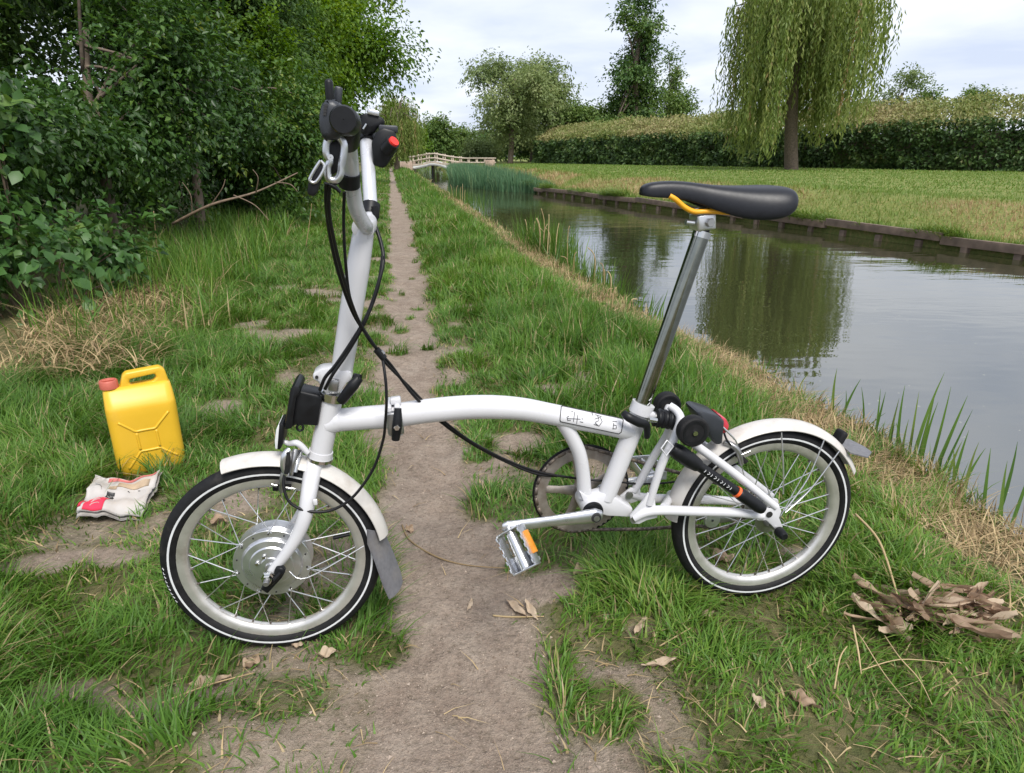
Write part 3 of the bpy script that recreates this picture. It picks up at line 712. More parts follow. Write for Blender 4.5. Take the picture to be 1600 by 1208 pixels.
def hedgerow_tree(x, y, h, r, label, mat, leaf, low=0.25, dens=0.76, **kw):
    lob = []
    for k in range(10):
        a = random.uniform(0, 6.28); q = random.uniform(0.1, 0.6) * r
        zz = random.uniform(low, 0.85) * h
        lob.append((math.cos(a) * q, math.sin(a) * q, zz, r * random.uniform(0.4, 0.65), r * random.uniform(0.4, 0.65), h * random.uniform(0.12, 0.2)))
    per = 24
    n = int(dens * 9 * r * h * 1.5 / (leaf * leaf * 0.3) / per)
    return tree('hedgerow_tree', label, 'tree', (x, y, 0.2), lob, mat, h * 0.75, 0.02 * h, n, per, leaf * 2.6, leaf, 'tall trees of the left hedgerow', 12, shell=0.7, front=(0.45, -0.85, 0.0), gap=0.36, gscale=0.9, gseed=x * 3.1, **kw)
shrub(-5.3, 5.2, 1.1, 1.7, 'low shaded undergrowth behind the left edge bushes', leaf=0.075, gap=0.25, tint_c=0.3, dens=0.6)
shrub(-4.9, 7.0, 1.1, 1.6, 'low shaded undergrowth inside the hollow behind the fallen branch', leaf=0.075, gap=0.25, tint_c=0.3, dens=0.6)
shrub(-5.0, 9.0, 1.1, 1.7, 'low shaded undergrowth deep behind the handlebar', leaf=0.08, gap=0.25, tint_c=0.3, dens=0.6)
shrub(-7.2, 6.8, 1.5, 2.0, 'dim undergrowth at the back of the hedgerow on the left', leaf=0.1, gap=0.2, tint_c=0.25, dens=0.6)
hedgerow_tree(-5.9, 6.4, 5.5, 1.9, 'tall dark tree behind the shrubs at the upper left corner', 'shrub', 0.075)
hedgerow_tree(-5.3, 9.6, 6.2, 1.9, 'tall dark tree rising behind the bare fallen branch', 'shrub', 0.085)
hedgerow_tree(-5.6, 13.6, 7.0, 2.0, 'tall tree with mixed dark and light leaves behind the handlebar', 'darkfol', 0.1)
hedgerow_tree(-6.2, 18.5, 8.0, 2.2, 'bright green tall tree just left of the handlebar top', 'limeleaf', 0.12)
hedgerow_tree(-6.6, 25.0, 9.5, 2.9, 'bright green tree overhanging the towpath against the sky', 'limeleaf', 0.15)
hedgerow_tree(-8.6, 34.0, 11.5, 3.2, 'farthest bright green tree of the hedgerow behind the weeping willow', 'limeleaf', 0.2)
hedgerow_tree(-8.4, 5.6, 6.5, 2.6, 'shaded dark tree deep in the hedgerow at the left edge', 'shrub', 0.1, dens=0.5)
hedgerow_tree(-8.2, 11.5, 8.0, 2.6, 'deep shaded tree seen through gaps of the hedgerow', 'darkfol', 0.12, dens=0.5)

# bramble bush at the left edge, with its largest leaves as pieces of their own
def leaf_shape(L=1.0, W=0.6):
    V = [(0, 0, 0), (0.22 * L, 0.36 * W, 0.05), (0.55 * L, 0.48 * W, 0.06), (L, 0, -0.12), (0.55 * L, -0.48 * W, 0.06), (0.22 * L, -0.36 * W, 0.05), (0.3 * L, 0, 0.0), (0.62 * L, 0, -0.02)]
    F = [(0, 6, 1), (1, 6, 7, 2), (2, 7, 3), (0, 5, 6), (5, 4, 7, 6), (4, 3, 7)]
    return V, F
def leafy_bush(base, lobes, label, mat, leaf, clumps, per, cr, nbig, name, group):
    o = empty(name, base); tag(o, label, 'bush', group)
    P, A, N, L, W, t, C = crown(lobes, clumps, per, cr, leaf, shell=0.7, droop=0.45, lean_up=0.5, aspect=0.62, tint_c=0.5, tint_s=0.2, front=(0.5, -0.8, 0.2))
    A = A / np.linalg.norm(A, axis=1, keepdims=True); L = np.minimum(L, leaf * 1.15)
    front = P @ np.array([0.45, -0.8, 0.35]) + 0.4 * rng.random(len(P)); order = np.argsort(-front)
    big = order[:nbig]; rest = order[nbig:]
    V, T, tt = leaves(P[rest], A[rest], N[rest], L[rest], W[rest], t[rest])
    so = tri_obj('foliage', V, T, M[mat], o, tint=tt); so['kind'] = 'stuff'
    protos = []
    for q in range(5):
        v, f = leaf_shape(1.0, 0.62 + 0.06 * q)
        me = bpy.data.meshes.new('leaf'); me.from_pydata(v, [], f)
        a = me.attributes.new('tint', 'FLOAT', 'POINT'); a.data.foreach_set('value', np.full(len(v), 0.25 + 0.15 * q, np.float32))
        me.polygons.foreach_set('use_smooth', np.ones(len(me.polygons), bool)); me.materials.append(M[mat]); protos.append(me)
    for i in big:
        a = Vector(A[i]); nn = Vector(N[i]); b = nn.cross(a).normalized(); u = a.cross(b)
        R = Matrix((a, b, u)).transposed().to_4x4()
        lo = bpy.data.objects.new('leaf', protos[int(t[i] * 4.99)]); link(lo, o)
        s = float(L[i]) * 1.15
        lo.matrix_local = Matrix.Translation(P[i]) @ R @ Matrix.Scale(s, 4)
    mb = MB()
    for k in rng.choice(len(C), 16, replace=False):
        c = Vector(C[k]); mb.add(*tube([(c.x * 0.3, c.y * 0.3, -0.05), (c.x * 0.6, c.y * 0.6, c.z * 0.65), c], [0.008, 0.006, 0.003], 5, 4))
    mb.build('stem', M['twig'], o)
    return o
leafy_bush((-2.92, 4.05, 0.05), [(0, 0, 0.3, .5, .4, .3), (-0.35, 0.1, 0.55, .4, .4, .3), (0.15, 0.55, 0.3, .35, .35, .28), (-0.5, -0.3, 0.3, .4, .4, .3)], 'low broad leaved bramble bush at the left edge above the dead stems', 'bramble', 0.075, 150, 14, 0.11, 180, 'bramble_bush', 'leafy bushes at the left edge')
leafy_bush((-3.2, 4.3, 0.35), [(-0.1, 0, 0.62, .28, .25, .3), (0.08, 0, 0.85, .2, .2, .22), (-0.3, 0.1, 0.4, .35, .3, .35)], 'upright pale leaved sapling standing above the low bramble bush', 'bramble', 0.08, 50, 12, 0.09, 110, 'leafy_sapling', 'leafy bushes at the left edge')
# bare dead branch in the dark hollow
def dead_branch():
    a = AT(300, 345, 5.2); o = empty('dead_branch', a); tag(o, 'bare brown fallen branch lying in the dark hollow of the hedgerow', 'branch')
    pts = [AT(270, 350, 5.2), AT(330, 320, 5.1), AT(400, 300, 5.2), AT(465, 270, 5.5)]
    mb = MB(); mb.add(*tube([p - a for p in pts], [.012, .010, .007, .004], 7, 5)); mb.build('limb', M['twig'], o)
    for (p0, p1) in [((330, 320), (352, 280)), ((400, 300), (395, 265)), ((365, 305), (420, 345)), ((430, 285), (465, 300)), ((300, 335), (285, 285))]:
        q = tube([AT(*p0, 5.15) - a, (AT(*p0, 5.1) + AT(*p1, 5.1)) / 2 - a + Vector((.03, 0, .02)), AT(*p1, 5.1) - a], [.005, .0035, .002], 6, 5)
        mesh_obj('side_twig', q[0], q[1], M['twig'], o)
dead_branch()
for k, (p, lab) in enumerate([([(240, 330), (246, 390), (256, 430)], 'thin pale upright stem before the dark hollow nearest the left edge'), ([(478, 385), (484, 345), (487, 318)], 'dry upright stem standing in grass left of the brake lever')]):
    P = [AT(x, y, 4.9) for x, y in p]; b = P[0]
    q = tube([v - b for v in P], [.0032, .0028, .0016], 6, 6); o = mesh_obj('dry_reed_cane', q[0], q[1], M['straw'], loc=b); tag(o, lab, 'stem', 'dry stems by the hedgerow')
    a = o.data.attributes.new('tint', 'FLOAT', 'POINT'); a.data.foreach_set('value', np.full(len(q[0]), 0.4, np.float32))

# --- weeping willows
def willow(base, h, r, label, strands, leafL, bottom=0.12, trunk_r=0.3, lean=0.25, seglen=0.3, squash=1.0):
    o = empty('weeping_willow', base); tag(o, label, 'willow', 'weeping willows')
    mb = MB()
    th = h * 0.62
    mb.add(*tube([(-lean * 0.8, 0, -0.2), (-lean * 0.3, 0, th * 0.35), (0.05, 0, th * 0.7), (0.1, 0.1, th)], [trunk_r * 1.2, trunk_r, trunk_r * 0.8, trunk_r * 0.45], 10, 5))
    P = []; A = []; Lq = []; tin = []
    nb = 26; tips = []
    for k in range(nb):
        a = 2 * math.pi * k / nb + random.uniform(-.15, .15); rr = r * random.uniform(0.35, 0.95)
        s = Vector((0.05, 0, th * random.uniform(0.5, 1.0)))
        e = Vector((math.cos(a) * rr, math.sin(a) * rr * squash, h * (1.0 - 0.38 * (rr / r) ** 2) * random.uniform(0.82, 1.0)))
        m = s.lerp(e, 0.45) + Vector((0, 0, 0.16 * h))
        mb.add(*tube([s, m, e], [trunk_r * 0.4, trunk_r * 0.2, trunk_r * 0.06], 6, 5)); tips.append((s, m, e))
    mb.build('trunk', M['bark'], o)
    for s_ in range(strands):
        s, m, e = tips[rng.integers(nb)]
        f = rng.uniform(0.35, 1.05)
        q = (s * (1 - f) ** 2 + m * 2 * f * (1 - f) + e * f * f)
        x, y, z = q.x + rng.normal(0, 0.22), q.y + rng.normal(0, 0.22), q.z
        lowf = 0.5 + 0.5 * math.sin(2.3 * x / r + 1.9 + 1.7 * math.sin(5 * x / r)) if bottom > 0.04 else 0.2
        lowf = 0.45 + lowf * 0.8 if x > -0.25 * r else lowf * 0.5
        zb = max(h * (bottom + 0.34 * lowf) * rng.uniform(0.5, 1.4), z - h * rng.uniform(0.18, 0.8))
        nn = max(3, int((z - zb) / (leafL * 0.42)))
        zz = np.linspace(z, zb, nn); drift = rng.normal(0, 0.05, 2)
        ff = (z - zz) / max(0.1, z - zb)
        P.append(np.stack([x + drift[0] * ff * 3 + rng.normal(0, 0.025 * leafL * 6, nn), y + drift[1] * ff * 3 + rng.normal(0, 0.025 * leafL * 6, nn), zz], 1))
        A.append(np.stack([rng.normal(0, 0.4, nn), rng.normal(0, 0.4, nn), np.full(nn, -1.0)], 1))
        tin.append(np.clip(rng.normal(0.5, 0.2) + rng.normal(0, 0.08, nn), 0, 1))
    P = np.concatenate(P); A = np.concatenate(A); t = np.concatenate(tin); n = len(P)
    N = unit(n) * 0.7 + np.array([0, -0.5, 0.5])
    L = leafL * rng.uniform(0.7, 1.3, n)
    V, T, tt = leaves(P, A, N, L, L * 0.28, t, 0.15)
    tri_obj('crown', V, T, M['willow'], o, tint=tt)
    return o
wb = AT(1247, 264, 36.0)
willow((wb.x - 0.9, wb.y, 0.15), 11.5, 5.0, 'large weeping willow with leaning trunk in front of the long hedge', 1150, 0.26, bottom=0.06, trunk_r=0.3, lean=-0.75)
wl_ = AT(634, 268, 46.0)
willow((wl_.x - 0.5, wl_.y, 0.0), 5.2, 1.9, 'smaller weeping willow hanging over the towpath near the footbridge', 520, 0.2, bottom=0.03, trunk_r=0.16, lean=0.1)

# --- clipped hedge on the far bank
HEDGE = [(30.0, 24.5), (25.5, 28.5), (21.5, 33.5), (15.0, 44.0), (8.5, 56.0), (2.2, 71.0)]
def hedge():
    o = empty('clipped_hedge', (15.0, 44.0, 0.1)); tag(o, 'long clipped dark hedge with pale new growth on the far bank', 'hedge')
    H = np.array(HEDGE); seg = np.linalg.norm(np.diff(H, axis=0), axis=1); cum = np.concatenate([[0], np.cumsum(seg)])
    def at(s): return np.interp(s, cum, H[:, 0]), np.interp(s, cum, H[:, 1])
    n = 42000; s = rng.uniform(0, 1, n) ** 0.75 * cum[-1]
    s = cum[-1] * rng.uniform(0, 1, n) ** 1.35
    x, y = at(s); hh = np.interp(s, [0, cum[-1]], [2.55, 2.2]) + (fbm(s * 0.5, s * 0, 5) - 0.5) * 0.3
    z = rng.uniform(0, 1, n) * hh
    bulge = (fbm(s * 1.2, z * 1.6, 7) - 0.5) * 0.9
    dx, dy = 0.87, 0.5                                   # normal direction away from the canal
    back = rng.uniform(0, 0.5, n) + bulge
    P = np.stack([x + dx * back - 15, y + dy * back - 44, z], 1)
    N = np.tile([-dx, -dy * 1.4, 0.55], (n, 1)) + rng.normal(0, 0.5, (n, 3)); A = rng.normal(0, 0.8, (n, 3)) + np.array([-.3, -.3, -.1])
    L = rng.uniform(0.12, 0.26, n) * np.interp(s, [0, cum[-1]], [0.85, 1.6])
    t = np.clip(0.45 + 0.9 * (fbm(s * 0.9, z * 1.3, 9) - 0.5) + rng.normal(0, 0.15, n), 0, 1)
    V, T, tt = leaves(P, A, N, L, L * 0.55, t); tri_obj('foliage', V, T, M['hedge'], o, tint=tt)
    # solid woody heart, so that no sky shows through
    V = []; F = []
    for i, (a, b) in enumerate(HEDGE):
        V += [(a + 0.75 - 15, b + 0.45 - 44, -0.1), (a + 0.75 - 15, b + 0.45 - 44, 2.0), (a + 2.1 - 15, b + 1.2 - 44, 2.0), (a + 2.1 - 15, b + 1.2 - 44, -0.1)]
        if i: k = 4 * i; F += [(k - 4, k - 3, k + 1, k), (k - 3, k - 2, k + 2, k + 1), (k - 2, k - 1, k + 3, k + 2)]
    F += [(0, 1, 2, 3), (len(V) - 1, len(V) - 2, len(V) - 3, len(V) - 4)]
    mesh_obj('branch_mass', V, F, M['bark'], o, smooth=False)
    n = 34000; s = cum[-1] * rng.uniform(0, 1, n) ** 1.35; x, y = at(s); back = rng.uniform(0.0, 3.2, n)
    topz = 2.35 + 0.4 * back + (fbm(s * 0.6, back, 15) - 0.5) * 0.5
    P = np.stack([x + dx * back - 15, y + dy * back - 44, topz + rng.uniform(-0.3, 0.25, n)], 1)
    A = rng.normal(0, 0.8, (n, 3)) + np.array([0, 0, 0.45]); N = unit(n) * 0.8 + np.array([-.4, -.5, 0.7])
    L = rng.uniform(0.1, 0.22, n) * np.interp(s, [0, cum[-1]], [0.85, 1.7])
    t = np.clip(fbm(s * 0.35, back * 0.5, 19) + rng.normal(0, 0.18, n), 0, 1)
    V, T, tt = leaves(P, A, N, L, L * 0.5, t); tri_obj('new_growth', V, T, M['hedgetop'], o, tint=tt)
hedge()

# --- trees beyond the hedge and the bridge
def far_tree(px, top, pw, depth, label, mat, leaf, group='trees beyond the hedge', bottom=258, trunkpx=None, shape='round', clumps=260, per=26, **kw):
    b = AT(px, 250, depth); k = depth / F_PX / COS * COS
    h = CAM_H + (HZ - top) * depth / F_PX; r = pw * depth / F_PX / 2 * 1.3; clumps = int(clumps * 1.8)
    lob = []
    if shape == 'round':
        for q in range(9):
            a = random.uniform(0, 6.28); e = random.uniform(0.1, 0.55) * r; zz = random.uniform(0.24, 0.82)
            lob.append((math.cos(a) * e, math.sin(a) * e, h * zz, r * random.uniform(.42, .66), r * random.uniform(.42, .66), h * random.uniform(.13, .22)))
    elif shape == 'dome':
        lob = [(0, 0, h * 0.5, r * 0.95, r * 0.95, h * 0.48), (r * 0.3, 0, h * 0.4, r * 0.7, r * 0.7, h * 0.4), (-r * 0.35, -0.2, h * 0.38, r * 0.65, r * 0.65, h * 0.36)]
    else:                                   # tall, narrow, ragged
        for q in range(12):
            zz = 0.16 + 0.8 * q / 11; e = r * (0.75 if q < 7 else 0.5)
            a = random.uniform(0, 6.28)
            lob.append((math.cos(a) * e * 0.4, math.sin(a) * e * 0.4, h * zz, e * random.uniform(.5, .8), e * random.uniform(.5, .8), h * random.uniform(.06, .1)))
    return tree(kw.pop('name', 'far_tree'), label, 'tree', (b.x, b.y, 0.1), lob, mat, h * (0.9 if shape == 'tall' else 0.72), 0.018 * h + 0.05, clumps, per, leaf * 1.9, leaf, group, 14, shell=0.6, **kw)
far_tree(797, 96, 105, 72, 'pale silvery tree with slender trunk at the left end of the hedge', 'palefol', 0.3, clumps=330)
far_tree(862, 108, 95, 80, 'pale green tree right behind the silvery tree', 'palefol', 0.34, clumps=260, tint_c=0.35)
far_tree(905, 150, 80, 84, 'lower green tree between the pale trees and the tall dark tree', 'midfol', 0.36)
far_tree(985, 40, 108, 78, 'tall dark ragged tree rising above the hedge', 'darkfol', 0.36, shape='tall', clumps=420, per=24)
far_tree(1040, 112, 48, 84, 'slim feathery tree right of the tall dark tree', 'midfol', 0.32, shape='tall', clumps=110)
far_tree(1058, 150, 52, 82, 'short bushy tree at the foot of the slim feathery tree', 'midfol', 0.34, clumps=130)
far_tree(960, 190, 90, 74, 'low spreading tree under the tall dark tree', 'midfol', 0.34, clumps=160)
far_tree(1105, 178, 75, 80, 'low pale tree left of the large willow', 'palefol', 0.36, clumps=150)
far_tree(1385, 122, 62, 95, 'greyish airy tree behind the right side of the large willow', 'palefol', 0.36, clumps=130, tint_c=0.15)
far_tree(1430, 138, 36, 92, 'small round green tree in the gap right of the large willow', 'midfol', 0.36, clumps=110)
far_tree(1505, 132, 60, 90, 'round green tree at the upper right edge', 'midfol', 0.36, clumps=150)
far_tree(1330, 165, 70, 95, 'low tree showing under the willow branches', 'palefol', 0.4, clumps=110, tint_c=0.2)
far_tree(930, 175, 110, 80, 'broad green tree filling the gap left of the tall dark tree', 'midfol', 0.36, clumps=170)
far_tree(830, 150, 110, 84, 'rounded pale tree filling in behind the silvery tree', 'palefol', 0.36, clumps=200, tint_c=0.3)
far_tree(1010, 185, 110, 82, 'low green tree behind the hedge under the slim feathery tree', 'midfol', 0.36, clumps=170)
far_tree(1160, 190, 110, 84, 'pale low tree half hidden by the left edge of the willow', 'palefol', 0.38, clumps=150)
far_tree(683, 190, 40, 75, 'round bright green tree behind the footbridge', 'midfol', 0.3, 'trees behind the footbridge', shape='dome', clumps=190)
far_tree(719, 203, 38, 88, 'dome shaped green tree right behind the footbridge', 'midfol', 0.34, 'trees behind the footbridge', shape='dome', clumps=150)
far_tree(747, 224, 44, 80, 'low rounded bush like tree over the footbridge railing', 'palefol', 0.3, 'trees behind the footbridge', shape='dome', clumps=130, tint_c=0.25)
far_tree(775, 205, 60, 95, 'dark green tree between the footbridge and the silvery tree', 'darkfol', 0.36, 'trees behind the footbridge', shape='dome', clumps=130)
far_tree(650, 205, 60, 85, 'green tree closing the view behind the smaller willow', 'midfol', 0.34, 'trees behind the footbridge', shape='dome', clumps=150)
far_tree(845, 205, 90, 88, 'dark undergrowth tree in the shade of the pale trees', 'darkfol', 0.36, shape='dome', clumps=150)
far_tree(610, 190, 90, 70, 'far green tree at the end of the towpath', 'limeleaf', 0.3, 'trees behind the footbridge', shape='dome', clumps=200)
# a distant belt of woodland along the skyline
def woodland():
    n = 20000; a = rng.uniform(-1.1, 1.1, n); d = rng.uniform(150, 190, n)
    hgt = 2.2 + 5.0 * fbm(a * 9, a * 0, 31)
    z = rng.uniform(0, 1, n) ** 1.3 * hgt
    P = np.stack([np.sin(a) * d, np.cos(a) * d, z], 1)
    L = rng.uniform(0.7, 1.4, n)
    V, T, t = leaves(P, rng.normal(0, 1, (n, 3)), unit(n) + np.array([0, -.5, .6]), L, L * 0.7, np.clip(fbm(a * 30, z * 0.4, 33) + rng.normal(0, .1, n), 0, 1))
    o = tri_obj('woodland', V, T, M['midfol'], tint=t); tag(o, 'low distant belt of woodland closing the horizon', 'woodland', kind='stuff')
woodland()
# ------------------------------------------------------------------ canal edging of planks and posts
def edging():
    y_a, y_b = 6.0, 27.7
    o = empty('canal_edging', (float(E2(10.5)), 10.5, WATER_Z)); tag(o, 'weathered timber edging of planks and posts along the far bank', 'edging')
    base = Vector(o.location)
    dirv = Vector((float(E2(20) - E2(12)), 8.0, 0)).normalized()
    rot = Matrix((dirv, Vector((-dirv.y, dirv.x, 0)), Vector((0, 0, 1)))).transposed()
    L = 2.4
    mes = []
    for q in range(3):
        b = bev_box('plank', (L - 0.012, 0.07, 0.13), M['wood'], None, 0.008); mes.append(b.data); bpy.data.objects.remove(b)
    pm = bev_box('post', (0.11, 0.10, 0.5), M['wood'], None, 0.012); pmd = pm.data; bpy.data.objects.remove(pm)
    y = y_a; i = 0
    while y < y_b:
        ym = y + L * dirv.y / 2
        x = float(E2(ym)) - 0.05
        p = link(bpy.data.objects.new('plank', mes[i % 3]), o)
        p.matrix_local = Matrix.Translation(Vector((x, ym, -0.245 + random.uniform(-.03, .03))) - base) @ rot.to_4x4() @ Matrix.Rotation(random.uniform(-.02, .02), 4, 'Y')
        for f in (-0.33, 0.0, 0.33):
            yp = ym + f * L * dirv.y
            q = link(bpy.data.objects.new('post', pmd), o)
            q.matrix_local = Matrix.Translation(Vector((float(E2(yp)) - 0.03 + random.uniform(-.015, .015), yp, -0.57)) - base) @ rot.to_4x4() @ Matrix.Rotation(random.uniform(-.05, .05), 4, 'X')
        y += L * dirv.y; i += 1
edging()

# ------------------------------------------------------------------ footbridge
def bridge():
    D = 52.0; k = D / F_PX
    def X(px): return (px - 800) * k
    def Zp(py): return CAM_H - (py - HZ) * k
    o = empty('footbridge', (X(683), D, WATER_Z)); tag(o, 'small arched white footbridge with timber railings across the canal', 'bridge')
    bx, bz = X(683), WATER_Z
    # arched deck beam
    pts = [(655, 260), (668, 257), (683, 254), (697, 256), (711, 262)]
    for w0 in (-0.7, 0.7):
        q = tube([(X(a) - bx, w0, Zp(b) - bz) for a, b in pts], 0.15, 8, 5); mesh_obj('arch_beam', q[0], q[1], M['bridgewhite'], o)
    V = []; F = []
    sp = spline([Vector((X(a), 0, Zp(b))) for a, b in [(650, 258)] + pts[1:-1] + [(720, 259)]], 5)
    for i, p in enumerate(sp):
        V += [(p.x - bx, -0.85, p.z + 0.14 - bz), (p.x - bx, 0.85, p.z + 0.14 - bz), (p.x - bx, 0.85, p.z + 0.02 - bz), (p.x - bx, -0.85, p.z + 0.02 - bz)]
        if i:
            c = 4 * i
            for j in range(4): F.append((c - 4 + j, c - 4 + (j + 1) % 4, c + (j + 1) % 4, c + j))
    mesh_obj('deck', V, F, M['woodpale'], o, smooth=False)
    bev_box('pier', (0.13, 1.2, 1.5), M['black'], o, 0.02, (0, 0, -0.3 + 0.55))
    bev_box('abutment', (0.9, 1.9, 1.3), M['brick'], o, 0.03, (X(720) - bx, 0, 0.35)); bev_box('abutment', (0.9, 1.9, 1.3), M['brick'], o, 0.03, (X(646) - bx, 0, 0.35))
    bev_box('wing_wall', (0.7, 0.4, 0.75), M['brick'], o, 0.03, (X(768) - bx, -0.9, 0.75))
    # railings
    def deckz(px): return float(np.interp(px, [640, 655, 683, 711, 730, 775], [258, 256, 251, 256, 258, 258]))
    for w0 in (-0.8, 0.8):
        for px in range(652, 776, 12):
            z0, z1 = Zp(deckz(px)), Zp(deckz(px) - (13 if px < 730 else 11))
            bev_box('railing_post', (0.09, 0.09, z1 - z0), M['woodpale'], o, 0.008, (X(px) - bx, w0, (z0 + z1) / 2 - bz))
        for up in (5, 11):
            q = tube([(X(px) - bx, w0 - 0.06, Zp(deckz(px) - up) - bz) for px in range(650, 777, 9)], 0.05, 6, 2); mesh_obj('rail', q[0], q[1], M['woodpale'], o)
bridge()

# ------------------------------------------------------------------ reeds at the near edge
def reed_leaf(base, tip, bend, w):
    base = Vector(base); tip = Vector(tip); n = 7
    V = []; F = []
    view = Vector((0.3, -0.95, 0)); ax = (tip - base).normalized(); side = ax.cross(view).normalized()
    for k in range(n):
        s = k / (n - 1); c = base.lerp(tip, s) + Vector(bend) * (4 * s * (1 - s)); ww = w * 0.5 * min(1, (0.5 + 2.5 * s)) * (1 - s ** 2.2) + 0.0004
        ww *= 1.35; V += [c - side * ww, c + view * (-ww * 0.35), c + side * ww]
        if k: b = 3 * k; F += [(b - 3, b - 2, b + 1, b), (b - 2, b - 1, b + 2, b + 1)]
    return V, F
def reed_plant(label, specs, depth_z=-0.2, name='reed_plant', mat='reed'):
    b0 = G(specs[0][0], specs[0][1], -0.1); o = empty(name, b0); tag(o, label, 'reed', 'reeds at the near water edge')
    for (bx, by, tx, ty, w) in specs:
        b = G(bx, by, -0.1); t = AT(tx, ty, b.y + random.uniform(-.05, .05))
        b = b + Vector((0, 0, -0.06))
        V, F = reed_leaf(b - b0, t - b0, Vector((random.uniform(-.012, .012), 0, 0.01)), w)
        l = mesh_obj('leaf', V, F, M[mat], o)
        a = l.data.attributes.new('tint', 'FLOAT', 'POINT'); a.data.foreach_set('value', np.full(len(V), random.uniform(0.1, 0.9), np.float32))
reed_plant('pair of green reed blades at the waterline above the rear mudguard', [(1305, 650, 1308, 575, .013), (1312, 652, 1345, 592, .013), (1318, 655, 1322, 610, .007)])
reed_plant('narrow reed tuft standing just right of the rear mudguard', [(1350, 680, 1346, 605, .008), (1362, 690, 1384, 612, .012), (1370, 690, 1376, 608, .009), (1385, 700, 1405, 622, .011), (1340, 668, 1384, 645, .007), (1392, 705, 1398, 660, .009)])
reed_plant('tall broad reed cluster in the middle of the right water edge', [(1405, 712, 1414, 602, .013), (1425, 725, 1476, 582, .016), (1432, 728, 1462, 612, .014), (1440, 730, 1466, 628, .014), (1420, 722, 1436, 612, .011), (1450, 735, 1486, 604, .012), (1415, 718, 1400, 660, .01), (1412, 712, 1420, 655, .01)])
reed_plant('leaning reed cluster farthest right at the water edge', [(1455, 742, 1512, 618, .017), (1478, 752, 1504, 688, .014), (1488, 758, 1514, 672, .015), (1470, 748, 1480, 690, .012), (1500, 768, 1540, 700, .014), (1510, 772, 1530, 690, .014), (1465, 745, 1520, 640, .011), (1495, 762, 1490, 700, .011)])
reed_plant('reed tuft beyond the right edge of the water margin', [(1540, 800, 1548, 700, .014), (1556, 808, 1590, 690, .016), (1570, 815, 1574, 720, .014), (1580, 818, 1625, 700, .015)])
reed_plant('small reed tuft at the waterline beside the seatpost', [(1000, 492, 1010, 455, .008), (1010, 496, 1020, 462, .009), (1020, 502, 1044, 452, .009), (990, 488, 984, 462, .008), (1030, 508, 1034, 478, .008)])
reed_plant('short grass reed tuft on the straw bank above the rear lamp', [(1195, 575, 1205, 555, .008), (1205, 582, 1222, 560, .008), (1188, 572, 1184, 556, .007), (1248, 608, 1262, 585, .009), (1240, 604, 1238, 588, .007)])
def reed_clump(px, py, label, n, hpx):
    b0 = G(px, py, -0.1); o = empty('reed_clump', b0); tag(o, label, 'reed', 'reed clumps along the near bank')
    k = b0.y / F_PX
    m = n * 45
    x = rng.normal(0, 1, m) * 22 * k; y = rng.normal(0, 1, m) * 0.35 - x * 2.2
    x = x + 0.12
    P = np.stack([x, y, np.full(m, -0.3)], 1)
    V, T, t = blades(P, hpx * k * rng.uniform(0.5, 1.05, m) + 0.3, rng.uniform(.010, .02, m), rng.uniform(0, 6.28, m), np.abs(rng.normal(0.2, 0.15, m)), np.clip(rng.normal(0.45, .2, m), 0, 1), 3)
    l = tri_obj('green_leaves', V, T, M['reed'], o, tint=t); l['kind'] = 'stuff'
    for i in range(n):
        xx = random.gauss(0, 16 * k) + 0.1; yy = random.gauss(0, .3) - xx * 2.2; hh = hpx * k * random.uniform(0.5, 1.15)
        q = tube([(xx, yy, -0.3), (xx + random.uniform(-.03, .03), yy, hh * 0.6), (xx + random.uniform(-.05, .05), yy, hh)], [.007, .0055, .0035], 5, 4)
        s = mesh_obj('dry_stalk', q[0], q[1], M['straw'], o)
        a = s.data.attributes.new('tint', 'FLOAT', 'POINT'); a.data.foreach_set('value', np.full(len(q[0]), random.uniform(.3, 1), np.float32))
reed_clump(835, 392, 'tall reed clump with dry tan stalks in the water right of the path', 14, 62)
reed_clump(895, 432, 'green reed clump below the tall one along the near bank', 5, 46)
reed_clump(945, 462, 'low sparse reed clump nearest the seatpost', 4, 34)
reed_clump(708, 312, 'small dry reed clump far along the near bank', 7, 22)

